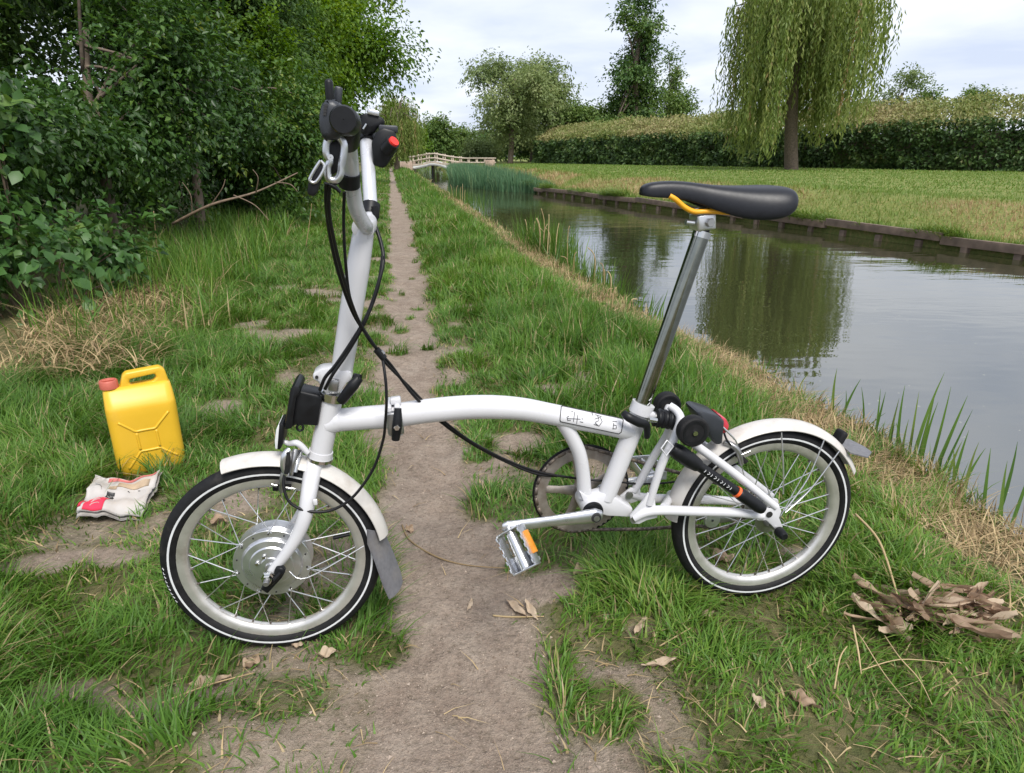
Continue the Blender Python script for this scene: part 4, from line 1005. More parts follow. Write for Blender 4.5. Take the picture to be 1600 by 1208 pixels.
# ------------------------------------------------------------------ yellow jerrycan
def rrect(w, d, r, z, n=5, cx=0.0, cy=0.0):
    out = []
    for (sx, sy, a0) in [(1, 1, 0), (-1, 1, 90), (-1, -1, 180), (1, -1, 270)]:
        for k in range(n):
            a = math.radians(a0 + 90 * k / (n - 1))
            out.append((cx + sx * (w / 2 - r) + r * math.cos(a), cy + sy * (d / 2 - r) + r * math.sin(a), z))
    return out
def loft(rings, cap=True):
    V = []; F = []; n = len(rings[0])
    for R in rings: V += R
    for i in range(len(rings) - 1):
        for k in range(n):
            k2 = (k + 1) % n; F.append((i * n + k, i * n + k2, (i + 1) * n + k2, (i + 1) * n + k))
    if cap: F.append(tuple(range(n - 1, -1, -1))); F.append(tuple((len(rings) - 1) * n + k for k in range(n)))
    return V, F
def jerrycan():
    p0 = G(186, 746); p1 = G(293, 723)
    d = (p1 - p0); w = d.length; yaw = math.atan2(d.y, d.x)
    c = (p0 + p1) / 2; nrm = Vector((-math.sin(yaw), math.cos(yaw), 0)); dep = 0.125
    c = c + nrm * (dep / 2)
    o = empty('jerrycan', (c.x, c.y, float(land(np.array([c.x]), np.array([c.y]))[0]) - 0.004), yaw)
    tag(o, 'yellow plastic jerrycan with a faded red screw cap standing on the grass', 'jerrycan')
    H = 0.285
    rings = []
    for (z, ww, dd, r, cy) in [(0.0, .86, .8, .02, 0), (0.004, .93, .9, .024, 0), (0.014, .985, .975, .027, 0), (0.03, 1, 1, .027, 0), (0.12, .995, .99, .027, 0), (0.2, 1, 1, .027, 0), (0.225, 1, 1, .027, 0), (0.237, .99, .96, .026, .0), (0.262, .975, .72, .024, .004), (0.28, .955, .52, .02, .006), (H, .93, .44, .018, .006), (H + .004, .86, .34, .014, .006)]:
        rings.append(rrect(w * ww, dep * dd, r, z, 6, 0, cy))
    V, F = loft(rings); body = mesh_obj('body', V, F, M['yellowcan'], o); sharp(body, 60)
    # moulded ribs on the face: a cross of strokes round a square panel
    fy = -dep / 2
    def rib(pts, r=0.0042):
        P = []
        for i in range(len(pts) - 1):
            for k in range(4): P.append((pts[i][0] + (pts[i + 1][0] - pts[i][0]) * k / 4, pts[i][1] + (pts[i + 1][1] - pts[i][1]) * k / 4))
        P.append(pts[-1]); q = tube([(x * w, fy + 0.0012, z) for x, z in P], r, 8, 2); return q
    mb = MB()
    for pts in [[(-.36, .19), (-.15, .152), (.13, .152), (.36, .2)], [(-.34, .03), (-.13, .082), (.15, .082), (.38, .045)], [(-.14, .146), (-.13, .088)], [(.14, .146), (.15, .088)]]:
        mb.add(*rib(pts))
    r_ = mb.build('moulded_rib', M['yellowcan'], body)
    # handle with its slot
    out = [(-.24, 0), (-.17, .038), (-.12, .047), (.36, .052), (.43, .04), (.462, .0), (.45, -.02), (-.26, -.02)]
    bm = bmesh.new()
    outer = [bm.verts.new((x * w, -0.016, H + z)) for x, z in out]
    inner_pts = [(-.10, .012), (-.08, .024), (.28, .03), (.3, .018), (.24, .006), (-.06, .002)]
    inner = [bm.verts.new((x * w, -0.016, H + z)) for x, z in inner_pts]
    eds = [bm.edges.new((outer[i], outer[(i + 1) % len(outer)])) for i in range(len(outer))] + [bm.edges.new((inner[i], inner[(i + 1) % len(inner)])) for i in range(len(inner))]
    res = bmesh.ops.triangle_fill(bm, edges=eds, use_beauty=True)
    fs = [g for g in res['geom'] if isinstance(g, bmesh.types.BMFace)]
    ext = bmesh.ops.extrude_face_region(bm, geom=fs)
    bmesh.ops.translate(bm, vec=(0, 0.036, 0), verts=[g for g in ext['geom'] if isinstance(g, bmesh.types.BMVert)])
    sharp_e = [e for e in bm.edges if len(e.link_faces) == 2 and e.calc_face_angle(0) > 0.6]
    bmesh.ops.bevel(bm, geom=sharp_e, offset=0.006, segments=3, affect='EDGES', profile=0.5)
    bmesh.ops.translate(bm, vec=(0, 0.004, 0), verts=bm.verts[:])
    bm_obj('handle', bm, M['yellowcan'], o, angle=50)
    # neck and cap
    def lz(prof, n=28):
        V, F = lathe_y([(r, z) for r, z in prof], n); return [(a + (-.375 * w), c - 0.0, b + H - .008) for a, b, c in V], F
    V, F = lz([(0.001, 0), (.021, 0), (.021, .02), (0.001, .02)]); sharp(mesh_obj('neck', V, F, M['yellowcan'], o))
    V = []; F = []; n = 48
    for z in (.012, .034):
        for k in range(n):
            a = 2 * math.pi * k / n; r = 0.0265 if k % 2 else 0.0252
            V.append((-.375 * w + r * math.cos(a), r * math.sin(a), H - .008 + z))
    for (r, z) in [(.0235, .0375), (.02, .0375), (.0185, .034), (.001, .034)]:
        for k in range(n): a = 2 * math.pi * k / n; V.append((-.375 * w + r * math.cos(a), r * math.sin(a), H - .008 + z))
    for i in range(5):
        for k in range(n): F.append((i * n + k, i * n + (k + 1) % n, (i + 1) * n + (k + 1) % n, (i + 1) * n + k))
    cap = sharp(mesh_obj('screw_cap', V, F, M['capred'], o), 50)
    bev_box('grip_bar', (.034, .007, .006), M['capred'], cap, 0.002, (-.375 * w, 0, H + .029))
jerrycan()

# ------------------------------------------------------------------ crumpled packet
def packet():
    cs = [G(119, 803, .03), G(219, 801, .03), G(253, 741, .03), G(152, 751, .03)]
    c0 = sum(cs, Vector()) / 4
    o = empty('paper_packet', (c0.x, c0.y, 0.012)); tag(o, 'crumpled white printed packet with a red corner lying before the jerrycan', 'packet')
    def P(u, v, up=0.0):
        p = (cs[0] * (1 - u) + cs[1] * u) * (1 - v) + (cs[3] * (1 - u) + cs[2] * u) * v
        cr = 0.010 * math.sin(5.1 * u + 2.2 * v) + 0.006 * math.sin(13 * v - 3 * u) + 0.004 * math.sin(17 * u + 9 * v)
        cr += 0.02 * max(0, v - .55) + 0.008 * math.exp(-((v - .55) / .06) ** 2)
        return Vector((p.x - c0.x, p.y - c0.y, 0.02 + cr + up))
    def sheet(name, u0, u1, v0, v1, up, mat, n=18, jag=0.0, thick=0.0012):
        V = []; F = []
        for lay in (0, 1):
            for i in range(n + 1):
                for j in range(n + 1):
                    u = u0 + (u1 - u0) * i / n; v = v0 + (v1 - v0) * j / n
                    if jag and (j in (0, n)): v += jag * math.sin(i * 1.9 + 3 * lay * 0) * 0.5
                    if jag and (i in (0, n)): u += jag * math.sin(j * 2.3) * 0.5
                    V.append(P(u, v, up - lay * thick))
        m = (n + 1) ** 2
        for lay in (0, 1):
            for i in range(n):
                for j in range(n):
                    a = lay * m + i * (n + 1) + j; q = (a, a + n + 1, a + n + 2, a + 1); F.append(q if lay == 0 else q[::-1])
        bd = [i * (n + 1) for i in range(n + 1)] + [n * (n + 1) + j for j in range(1, n + 1)] + [i * (n + 1) + n for i in range(n - 1, -1, -1)] + [j for j in range(n - 1, 0, -1)]
        for k in range(len(bd)): a, b = bd[k], bd[(k + 1) % len(bd)]; F.append((a, b, b + m, a + m))
        return mesh_obj(name, V, F, M[mat], o)
    sheet('lower_sheet', -.015, 1.02, -.01, 1.0, -0.012, 'paper', jag=0.02)
    sheet('upper_sheet', 0.0, 1.0, 0.01, .98, 0.0, 'paper', jag=0.012)
    sheet('red_print', .09, .40, .02, .36, .0013, 'paperred', 8, thick=.0006)
    sheet('red_print', -.0, .05, .08, .32, .0013, 'paperred', 4, thick=.0006)
    sheet('pink_print', .2, .95, .88, .965, .0013, 'paperpink', 10, thick=.0006)
    sheet('tan_print', .42, .9, .66, .78, .0013, 'papertan', 8, thick=.0006)
    sheet('tan_print', .3, .42, .6, .68, .0013, 'papertan', 6, thick=.0006)
    sheet('black_print', .31, .42, .4, .53, .0013, 'ink', 5, thick=.0006)
    def stroke(pts, r, mat, name):
        q = tube([P(u, v, .0022) for u, v in pts], r, 6, 6, flat=0.5); mesh_obj(name, q[0], q[1], M[mat], o)
    for k, v in enumerate((.12, .19, .26)): stroke([(.19, v - .02), (.22, v + .02), (.30, v + .02), (.33, v + .005)], .0017, 'paper', 'white_lettering')
    stroke([(.33, .45), (.36, .43), (.40, .47)], .001, 'paper', 'white_lettering')
    stroke([(.12, .62), (.2, .6), (.23, .52)], .0012, 'steel', 'grey_print'); stroke([(.6, .58), (.63, .56)], .0014, 'ink', 'grey_print'); stroke([(.74, .62), (.78, .6)], .0012, 'ink', 'grey_print')
packet()

# ------------------------------------------------------------------ dead leaves, twigs, straws
def dead_leaf(px, py, L, W, yaw, label, tint=0.6, curl=0.3, up=0.006, parent=None, base=None, name='dead_leaf'):
    g = G(px, py); z = float(land(np.array([g.x]), np.array([g.y]))[0]) + up
    nx, ny = 15, 7; V = []; F = []
    for i in range(nx):
        s = i / (nx - 1); hw = W / 2 * (math.sin(math.pi * min(1, s * 0.9 + 0.05)) ** 0.6) * (1 + 0.16 * math.sin(s * 14 + px) + 0.08 * math.sin(s * 31))
        for j in range(ny):
            t = j / (ny - 1) * 2 - 1
            V.append((L * (s - .5), hw * t + 0.1 * L * math.sin(2.6 * s + px) * (s - .5), curl * W * (t * t) * 0.6 + curl * L * 0.4 * (s - .5) ** 2 + 0.2 * W * math.sin(7 * s + 2 * t + py) + 0.09 * W * math.sin(15 * s - 3 * t)))
    for i in range(nx - 1):
        for j in range(ny - 1): a = i * ny + j; F.append((a, a + 1, a + ny + 1, a + ny))
    o = mesh_obj(name, V, F, M['deadleaf'], parent)
    a = o.data.attributes.new('tint', 'FLOAT', 'POINT'); a.data.foreach_set('value', np.clip(tint + rng.normal(0, .07, len(V)), 0, 1).astype(np.float32))
    o.location = (g.x, g.y, z) if base is None else (g.x - base.x, g.y - base.y, z - base.z)
    o.rotation_euler = (random.uniform(-.2, .2), random.uniform(-.15, .15), yaw)
    if parent is None: tag(o, label, 'leaf', 'dead leaves on the ground')
    return o
LEAVES = [(912, 908, .055, .035, .6, 'broad tan dead leaf on the turf edge right of the pedal', .75), (824, 884, .06, .018, .1, 'narrow tan woody strip just under the pedal', .85), (808, 948, .075, .016, 2.2, 'curled pale leaf strip on bare earth below the pedal', .9),
          (830, 955, .06, .014, 1.9, 'second curled pale leaf strip right of the first below the pedal', 1.0), (512, 1027, .04, .022, .1, 'pale pinkish leaf on the grass in front of the front tyre', .95), (470, 1010, .03, .02, .5, 'small leaf scrap touching the bottom of the front tyre', .8),
          (1128, 876, .055, .035, .3, 'brown dead leaf seen through the rear wheel spokes', .6), (1255, 1103, .05, .025, -.7, 'brown curled leaf near the bottom right grass', .5), (1184, 1107, .03, .016, -1.2, 'small pale leaf standing near the bottom right', .9),
          (1030, 1045, .07, .015, .2, 'long tan leaf scrap on the bare patch right of the path', .85), (1000, 985, .05, .014, .9, 'pale curved leaf scrap on the turf below the chain', .8), (330, 1072, .07, .02, .3, 'tan leaf strip in the bottom left bare patch', .7), (395, 1040, .035, .025, 1.2, 'crumpled brown leaf left below the front tyre', .6),
          (735, 940, .045, .008, 1.4, 'thin pale splinter standing on the path', 1.0), (640, 822, .03, .018, 2.0, 'small rust brown leaf at the end of the curved twig', .55), (305, 795, .05, .02, .3, 'brown leaf at the left edge of the front wheel', .55), (340, 820, .06, .03, -.4, 'brown leaf behind the front wheel spokes', .5),
          (900, 800, .04, .03, .6, 'dark leaf scrap on the turf behind the crank', .3), (1480, 985, .05, .02, .8, 'narrow dry leaf at the right edge under the leaf heap', .7), (1105, 970, .03, .016, .4, 'small tan scrap in the grass below the rear tyre', .7)]
for (px, py, L, W, yw, lab, t) in LEAVES: dead_leaf(px, py, L * 1.1, W * 1.1, yw, lab, t, up=0.012 if px > 880 or px < 560 else 0.006)
def leaf_heap():
    g = G(1440, 985); base = Vector((g.x, g.y, float(land(np.array([g.x]), np.array([g.y]))[0])))
    o = empty('leaf_heap', base); tag(o, 'heap of long withered brown leaves on the grass at the right edge', 'leaf heap')
    rr = random.Random(3)
    spec = [(1392, 945, .12, .02, -1.0, .75, .03), (1410, 958, .13, .024, -1.05, .65, .03)]
    for k in range(80):
        f = rr.random(); px = 1352 + 190 * f ** 0.8; py = 962 + 30 * f + rr.gauss(0, 17)
        spec.append((px, py, rr.uniform(.05, .14), rr.uniform(.006, .026), rr.gauss(-.25, .7), rr.uniform(.05, 1.0), rr.uniform(.005, .06)))
    for (px, py, L, W, yw, t, up) in spec:
        lf = dead_leaf(px, py, L, W, yw, None, t, curl=rr.uniform(.4, 1.1), up=up, parent=o, base=base, name='withered_leaf')
        lf.rotation_euler = (rr.gauss(0, .6), rr.gauss(0, .22), yw)
leaf_heap()
def stalk(pts, r, label, tint=0.7, up=0.01, cat='stalk', name='dry_stalk', group='dry stalks lying on the grass'):
    P = []
    for q in pts:
        g = G(q[0], q[1]); P.append(Vector((g.x, g.y, float(land(np.array([g.x]), np.array([g.y]))[0]) + (q[2] if len(q) > 2 else up))))
    b = P[0].copy(); q = tube([p - b for p in P], [r, r, r * 0.5], 6, 6); o = mesh_obj(name, q[0], q[1], M['straw'], loc=b); tag(o, label, cat, group)
    a = o.data.attributes.new('tint', 'FLOAT', 'POINT'); a.data.foreach_set('value', np.full(len(q[0]), tint, np.float32))
stalk([(628, 815), (640, 838), (680, 865), (730, 876), (800, 884)], .0022, 'long thin curved twig on the path between the mudflap and the pedal', .2, .004, 'twig', 'twig', 'twigs on the path')
stalk([(1325, 862, .12), (1362, 895, .09), (1390, 945, .06), (1400, 985, .05)], .003, 'long tan stalk arching down into the withered leaf heap', .75)
stalk([(1330, 1010, .05), (1340, 1040, .07), (1375, 1082, .05), (1420, 1130, .04)], .0011, 'yellow straw running to the bottom edge left of the leaf heap', .9)
stalk([(1375, 1025, .06), (1395, 1070, .07), (1428, 1092, .05), (1450, 1125, .04)], .0012, 'yellow straw right of the other straw at the bottom edge', .85)
stalk([(1340, 1078, .05), (1400, 1060, .05), (1475, 1066, .05)], .001, 'pale straw lying level below the leaf heap', .9)
stalk([(1325, 1015, .07), (1335, 1045, .05), (1342, 1070, .03)], .002, 'short whitish straw standing left below the leaf heap', 1.0)
stalk([(1300, 1095, .03), (1305, 1065, .06), (1315, 1052, .07)], .0016, 'bent pale straw in the grass at bottom right', .8)
stalk([(860, 1010), (858, 1050), (860, 1090)], .0016, 'thin straight twig on the path by the right turf edge', .3, .004, 'twig', 'twig', 'twigs on the path')
stalk([(770, 955), (800, 958), (850, 968)], .002, 'pale short twig left of the curled leaf strips', .8, .004, 'twig', 'twig', 'twigs on the path')
stalk([(1030, 1015, .01), (1060, 1005, .02), (1080, 995, .02)], .0015, 'pale twig on the bare patch at lower right', .7, .01, 'twig', 'twig', 'twigs on the path')
stalk([(250, 1120, .02), (330, 1090, .03), (400, 1070, .03)], .0016, 'straw lying across the bottom left bare patch', .6)
# ------------------------------------------------------------------ the folding bicycle
bike = empty('folding_bicycle', (BIKE_A.x, BIKE_A.y, 0.0), BIKE_YAW)
tag(bike, 'white folding bicycle with black saddle and hub motor standing on the towpath', 'bicycle')
BD = Vector((math.cos(BIKE_YAW), math.sin(BIKE_YAW), 0)); BN = Vector((-math.sin(BIKE_YAW), math.cos(BIKE_YAW), 0))   # rearwards / away from the camera
CAMP = Vector((0, 0, CAM_H))
def q(px, py, v=0.0):                        # the pixel's point in the bicycle's own plane (or v metres beyond it)
    r = ray(px, py); P0 = BIKE_A + BN * v
    t = (P0 - CAMP).dot(BN) / r.dot(BN); p = CAMP + r * t - BIKE_A
    return Vector((p.dot(BD), p.dot(BN), p.z))
def B(name, V, F, mat, parent=None, ang=40): return sharp(mesh_obj(name, V, F, M[mat], parent or bike), ang)
def T_(name, pts, r, mat, parent=None, seg=14, n=6, flat=None):
    V, F = tube(pts, r, seg, n, flat=flat); return B(name, V, F, mat, parent, 50)
HF = Vector((0, 0, WHEEL_R)); HR = Vector((BIKE_WB, 0, WHEEL_R))

# --- wheels
def ring_profile(maj, r, a0, a1, n, ry=None):
    return [(maj + r * math.cos(math.radians(a0 + (a1 - a0) * k / n)), r * math.sin(math.radians(a0 + (a1 - a0) * k / n))) for k in range(n + 1)]
def wheel(center, nsp, flange_r, flange_y, cross, sx):
    rimp = [(.161, -.008), (.1585, -.004), (.1585, .004), (.161, .008), (.168, .0115), (.1785, .0122), (.1785, -.0122), (.168, -.0115)]
    V, F = lathe_y(rimp, 72); w = B('wheel', V, F, 'rim'); w.location = center; w['label'] = 'silver spoked wheel with black tyre'
    tp = []
    for k in range(20):
        a = math.radians(-155 + 310 * k / 19); c = math.cos(a); s = math.sin(a)
        tp.append((.1925 + .0178 * c + (.0006 if k % 2 else 0) * (c > .4), .0178 * s))
    V, F = lathe_y(tp, 96); t = B('tyre', V, F, 'rubber', w, 30)
    mb = MB()
    for sgn in (-1, 1):
        pr = [(.1925 + .0182 * math.cos(math.radians(x)), sgn * .0182 * math.sin(math.radians(x))) for x in (100, 96, 92, 88)]
        V, F = lathe_y(pr, 96, closed_prof=False); mb.add(V, F)
    mb.build('reflective_stripe', M['stripe'], w)
    # spokes: one mesh per lacing kind, turned round the hub
    kinds = []
    for sgn in (-1, 1):
        for dr in (-1, 1):
            a = math.radians(cross) * dr
            p0 = Vector((flange_r * math.cos(a), sgn * flange_y, flange_r * math.sin(a))); p1 = Vector((.161, sgn * .003, 0))
            V, F = tube([p0, p1], .0011, 6, 1); me = bpy.data.meshes.new('spoke'); me.from_pydata([tuple(v) for v in V], [], F); me.materials.append(M['spoke']); kinds.append(me)
    for k in range(nsp):
        s = link(bpy.data.objects.new('spoke', kinds[k % 4]), w); s.rotation_euler = (0, -2 * math.pi * (k + sx) / nsp, 0)
    nip = [tube([(.1615, 0, 0), (.153, 0, 0)], .002, 6, 1)]
    me = bpy.data.meshes.new('nipple'); me.from_pydata([tuple(v) for v in nip[0][0]], [], nip[0][1]); me.materials.append(M['dirtymetal'])
    for k in range(nsp):
        s = link(bpy.data.objects.new('nipple', me), w); s.rotation_euler = (0, -2 * math.pi * (k + sx) / nsp, 0)
    return w
fw = wheel(HF, 28, .068, .022, 22, 0.3)
# hub motor drum
prof = [(.001, -.040), (.010, -.040), (.012, -.036), (.020, -.035), (.0215, -.033), (.040, -.031), (.0425, -.0285), (.054, -.027), (.057, -.024), (.0585, -.0205), (.0725, -.0205), (.0735, -.0195), (.0735, -.017), (.0715, -.016), (.062, -.014), (.062, .014), (.0735, .017), (.0735, .0205), (.057, .022), (.04, .03), (.001, .034)]
V, F = lathe_y(prof, 64, closed_prof=False); hub = B('hub_motor', V, F, 'alloy', fw, 25); hub['label'] = 'round silver motor drum in the front wheel'
for k in range(14):
    a = 2 * math.pi * (k + .5) / 14
    V, F = lathe_y([(.0005, -.0205), (.0016, -.021), (.0016, -.0225), (.0005, -.0225)], 8, center=(.066 * math.cos(a), 0, .066 * math.sin(a))); B('spoke_hole', V, F, 'ink', hub)  # solid dark discs paint the shade inside the spoke holes
for (a, r) in [(1.95, .027), (2.7, .027), (4.2, .027), (5.3, .027), (.6, .027)]:
    V, F = lathe_y([(.0005, -.0325), (.0042, -.033), (.0042, -.037), (.003, -.0385), (.0005, -.0385)], 12, center=(r * math.cos(a), 0, r * math.sin(a))); B('cover_screw', V, F, 'chrome', hub)
V, F = lathe_y([(.0005, -.09), (.0045, -.09), (.006, -.087), (.006, .085), (.0005, .085)], 16); B('axle', V, F, 'steel', fw)
V, F = lathe_y([(.0065, -.064), (.012, -.064), (.0125, -.067), (.0125, -.07), (.0095, -.071), (.0095, -.079), (.0065, -.0795)], 6); B('axle_nut', V, F, 'chrome', fw, 20)
T_('valve', [(.155 * math.cos(.25), 0, .155 * math.sin(.25)), (.122 * math.cos(.28), -.002, .122 * math.sin(.28))], .0038, 'black', fw, 8, 1)
# pale lettering on the tyre wall, front left
for k in range(9):
    a0 = math.radians(178 + k * 2.7); 
    pts = [(.2035 * math.cos(a0), -.0141, .2035 * math.sin(a0)), (.2005 * math.cos(a0 + .02), -.0166, .2005 * math.sin(a0 + .02))]
    if k in (1, 3, 4, 6, 8): pts.insert(1, (.2028 * math.cos(a0 + .024), -.0147, .2028 * math.sin(a0 + .024)))
    T_('tyre_lettering', pts, .0006, 'stripe', fw, 5, 2)

rw = wheel(HR, 28, .026, .026, 50, 0.1)
V, F = lathe_y([(.0005, -.045), (.008, -.045), (.012, -.034), (.013, -.029), (.029, -.028), (.03, -.0265), (.03, -.0245), (.028, -.0235), (.017, -.021), (.0165, .021), (.029, .024), (.03, .027), (.014, .03), (.0005, .05)], 32); B('hub', V, F, 'steel', rw, 30)
V, F = lathe_y([(.0005, .032), (.030, .032), (.0318, .0335), (.0318, .0355), (.030, .037), (.0005, .037)], 32); B('sprocket', V, F, 'dirtymetal', rw)
V, F = lathe_y([(.0005, -.085), (.0055, -.085), (.0055, .075), (.0005, .075)], 14); B('axle', V, F, 'steel', rw)
V, F = lathe_y([(.0005, -.094), (.007, -.094), (.0095, -.09), (.011, -.076), (.011, -.07), (.0005, -.07)], 14); B('axle_cap', V, F, 'black', rw)

# --- mudguards
def guard(center, a0, a1, R, half, name, seg=40):
    out = []; inn = []
    for k in range(9):
        s = -1 + 2 * k / 8; drop = .011 * s * s + .004 * s ** 8
        out.append((R - drop, half * s)); inn.append((R - .0016 - drop, half * s * .97))
    # moulded crease lines
    for k in (3, 5): out[k] = (out[k][0] + .0009, out[k][1])
    V, F = lathe_y(out + inn[::-1], seg, a0, a1); g = B(name, V, F, 'guard', None, 35); g.location = center; return g
def ang(px, py, c): p = q(px, py) - c; return math.atan2(p.z, p.x)
fg = guard(HF, math.radians(9), math.radians(108), .2285, .0265, 'mudguard'); fg['label'] = 'short white front mudguard'
rg = guard(HR, math.radians(27), math.radians(176), .2285, .0265, 'mudguard', 60); rg['label'] = 'long white rear mudguard'
# grey rubber flap on the front guard
def flap(name, quad, v0, v1, parent, mat='flap'):
    # quad: four (x, z) in the plane; bowed sheet between v0 and v1
    V = []; F = []; n = 6
    for lay in (0, .0022):
        for i in range(n + 1):
            s = i / n
            for j in range(n + 1):
                t = j / n
                a = Vector(quad[0]).lerp(Vector(quad[1]), s); b = Vector(quad[3]).lerp(Vector(quad[2]), s); p = a.lerp(b, 0.5)
                w = v0 + (v1 - v0) * t; e = (2 * t - 1)
                hw = (b - a) * (0.5 * e * e) * 0
                V.append((p.x + lay - .006 * e * e * (1 - s), w * (1 + .12 * s * (1 - s) * 4), p.y))
    m = (n + 1) ** 2
    for lay in (0, 1):
        for i in range(n):
            for j in range(n): a = lay * m + i * (n + 1) + j; f = (a, a + 1, a + n + 2, a + n + 1); F.append(f if lay else f[::-1])
    bd = [i * (n + 1) for i in range(n + 1)] + [n * (n + 1) + j for j in range(1, n + 1)] + [i * (n + 1) + n for i in range(n - 1, -1, -1)] + [j for j in range(n - 1, 0, -1)]
    for k in range(len(bd)): a, b = bd[k], bd[(k + 1) % len(bd)]; F.append((a, b, b + m, a + m))
    return B(name, V, F, mat, parent, 60)
def sheet_px(name, L, R, mat, th=.0022):
    # ruled sheet between a left and a right edge, each a list of points
    n = len(L); m = 6; V = []; F = []
    for lay in (0, 1):
        for i in range(n):
            for j in range(m + 1):
                t = j / m; p = Vector(L[i]).lerp(Vector(R[i]), t) + Vector((.004, -.006, 0)) * (4 * t * (1 - t)); V.append(p + Vector((.3, .95, 0)).normalized() * (th * lay))
    k = n * (m + 1)
    for lay in (0, 1):
        for i in range(n - 1):
            for j in range(m): a = lay * k + i * (m + 1) + j; f = (a, a + 1, a + m + 2, a + m + 1); F.append(f if lay else f[::-1])
    bd = [i * (m + 1) for i in range(n)] + [(n - 1) * (m + 1) + j for j in range(1, m + 1)] + [i * (m + 1) + m for i in range(n - 2, -1, -1)] + [j for j in range(m - 1, 0, -1)]
    for i in range(len(bd)): a, b = bd[i], bd[(i + 1) % len(bd)]; F.append((a, b, b + k, a + k))
    return B(name, V, F, mat, None, 60)
f1 = sheet_px('mud_flap', [q(573, 828, -.034), q(574, 850, -.036), q(586, 880, -.038), q(598, 915, -.036), q(608, 937, -.03)], [q(600, 828, .022), q(606, 845, .022), q(616, 868, .02), q(626, 895, .012), q(629, 910, .006)], 'flap'); f1['label'] = 'grey rubber flap below the front mudguard'
e2 = q(1322, 700)
f2 = B('mud_flap', [(e2.x - .012, -.03, e2.z + .004), (e2.x - .008, .03, e2.z + .008), (e2.x + .03, .034, e2.z + .005), (e2.x + .055, .012, e2.z - .006), (e2.x + .055, -.012, e2.z - .008), (e2.x + .03, -.034, e2.z - .008),
       (e2.x - .012, -.03, e2.z + .001), (e2.x - .008, .03, e2.z + .005), (e2.x + .03, .034, e2.z + .002), (e2.x + .055, .012, e2.z - .009), (e2.x + .055, -.012, e2.z - .011), (e2.x + .03, -.034, e2.z - .011)],
      [(0, 1, 2, 3, 4, 5), (11, 10, 9, 8, 7, 6)] + [(i, (i + 1) % 6, 6 + (i + 1) % 6, 6 + i) for i in range(6)], 'flap'); f2['label'] = 'small grey flap at the end of the rear mudguard'
p = q(1312, 682, .02); bev_box('guard_roller', (.016, .03, .03), M['rubber'], bike, .006, (p.x, p.y, p.z), Matrix.Rotation(.4, 3, 'Y'), 3)
for pts in [[(569, 853, -.03), (480, 903, -.055), (452, 893, -.05)]]:
    T_('mudguard_stay', [q(*a) for a in pts], .0016, 'spoke', None, 8, 5)
T_('mudguard_stay', [q(569, 853, .03), q(500, 890, .05), q(470, 880, .05)], .0016, 'spoke', None, 8, 5)
T_('mudguard_stay', [q(1221, 676, -.028), q(1224, 730, -.04), q(1224, 772, -.045)], .0015, 'spoke', None, 8, 4)
T_('mudguard_stay', [q(1288, 687, -.028), q(1262, 748, -.036), q(1226, 798, -.05)], .0017, 'spoke', None, 8, 5)
T_('mudguard_stay', [q(1312, 704, -.028), q(1266, 765, -.036), q(1227, 801, -.05)], .0017, 'spoke', None, 8, 5)
T_('mudguard_stay', [q(1312, 704, .028), q(1270, 760, .04), q(1235, 790, .055)], .0017, 'spoke', None, 8, 5)

# --- main frame
MAIN = [q(522, 657), q(570, 653), q(612, 650), q(660, 643), q(720, 637), q(770, 636), q(815, 639), q(860, 647), q(900, 655), q(950, 665), q(985, 673)]
MAINR = [.0215, .0225, .0235, .0235, .0235, .0235, .0225, .0215, .0210, .0205, .020]
V, F = tube(MAIN, MAINR, 28, 6); frame = B('main_frame', V, F, 'white', None, 60); frame['label'] = 'white curved main tube of the frame'
ht, hb = q(519, 618), q(500, 713)
T_('head_tube', [ht, ht.lerp(hb, .5), hb], [.0205, .0205, .0205], 'white', frame, 28, 3)
T_('headset_cup', [hb + (ht - hb) * .10, hb + (ht - hb) * .0], [.0225, .0235], 'white', frame, 28, 1)
T_('headset_ring', [hb, hb + (hb - ht) * .05], .0245, 'chrome', frame, 28, 1)
T_('headset_ring', [ht - (hb - ht) * .05, ht + (hb - ht) * .02], .0235, 'chrome', frame, 28, 1)
# fillets where the tubes meet
T_('weld_sleeve', [q(510, 662), q(535, 655)], [.0215, .0218], 'white', frame, 24, 1)
st, sb = q(1003, 637), q(946, 778)
T_('seat_tube', [st, sb], [.0195, .0195], 'white', frame, 28, 1)
T_('brace_tube', [q(878, 657), q(892, 680), q(905, 708), q(911, 740), q(913, 775)], [.0155, .0145, .0145, .0145, .0155], 'white', frame, 20, 5)
# bottom bracket and gusset
bb = q(931, 808, -.058); bb.y = 0.0
V, F = lathe_y([(.001, -.034), (.0205, -.034), (.0205, .034), (.001, .034)], 28, center=bb); B('bottom_bracket', V, F, 'white', frame)
V, F = lathe_y([(.012, -.0415), (.0205, -.041), (.022, -.038), (.022, -.0345), (.012, -.0345)], 28, center=bb); B('bearing_cup', V, F, 'black', frame)
gus = [q(*a, -.02) for a in [(906, 770), (925, 778), (950, 772), (968, 782), (990, 796), (990, 810), (950, 808), (918, 800)]]
plate('gusset', [(a.x, a.z) for a in gus], -.017, .017, M['white'], frame, .004)
piv = [q(*a, -.035) for a in [(984, 806), (1004, 783), (1012, 770), (1022, 772), (1024, 790), (1027, 808), (1010, 812), (998, 818), (986, 817)]]
pl = plate('pivot_plate', [(a.x, a.z) for a in piv], -.038, -.031, M['white'], bike, .0015)
for (a, b, r, m_) in [(1002, 803, .0085, 'gold'), (990, 812, .0075, 'steel')]:
    c = q(a, b, -.038); V, F = lathe_y([(.0005, -.0015), (r, -.0015), (r, .004), (.0005, .004)], 18, center=c); B('pivot_bush', V, F, m_, pl)
piv2 = [q(*a, .035) for a in [(968, 775), (985, 762), (1000, 764), (1000, 780), (985, 786)]]
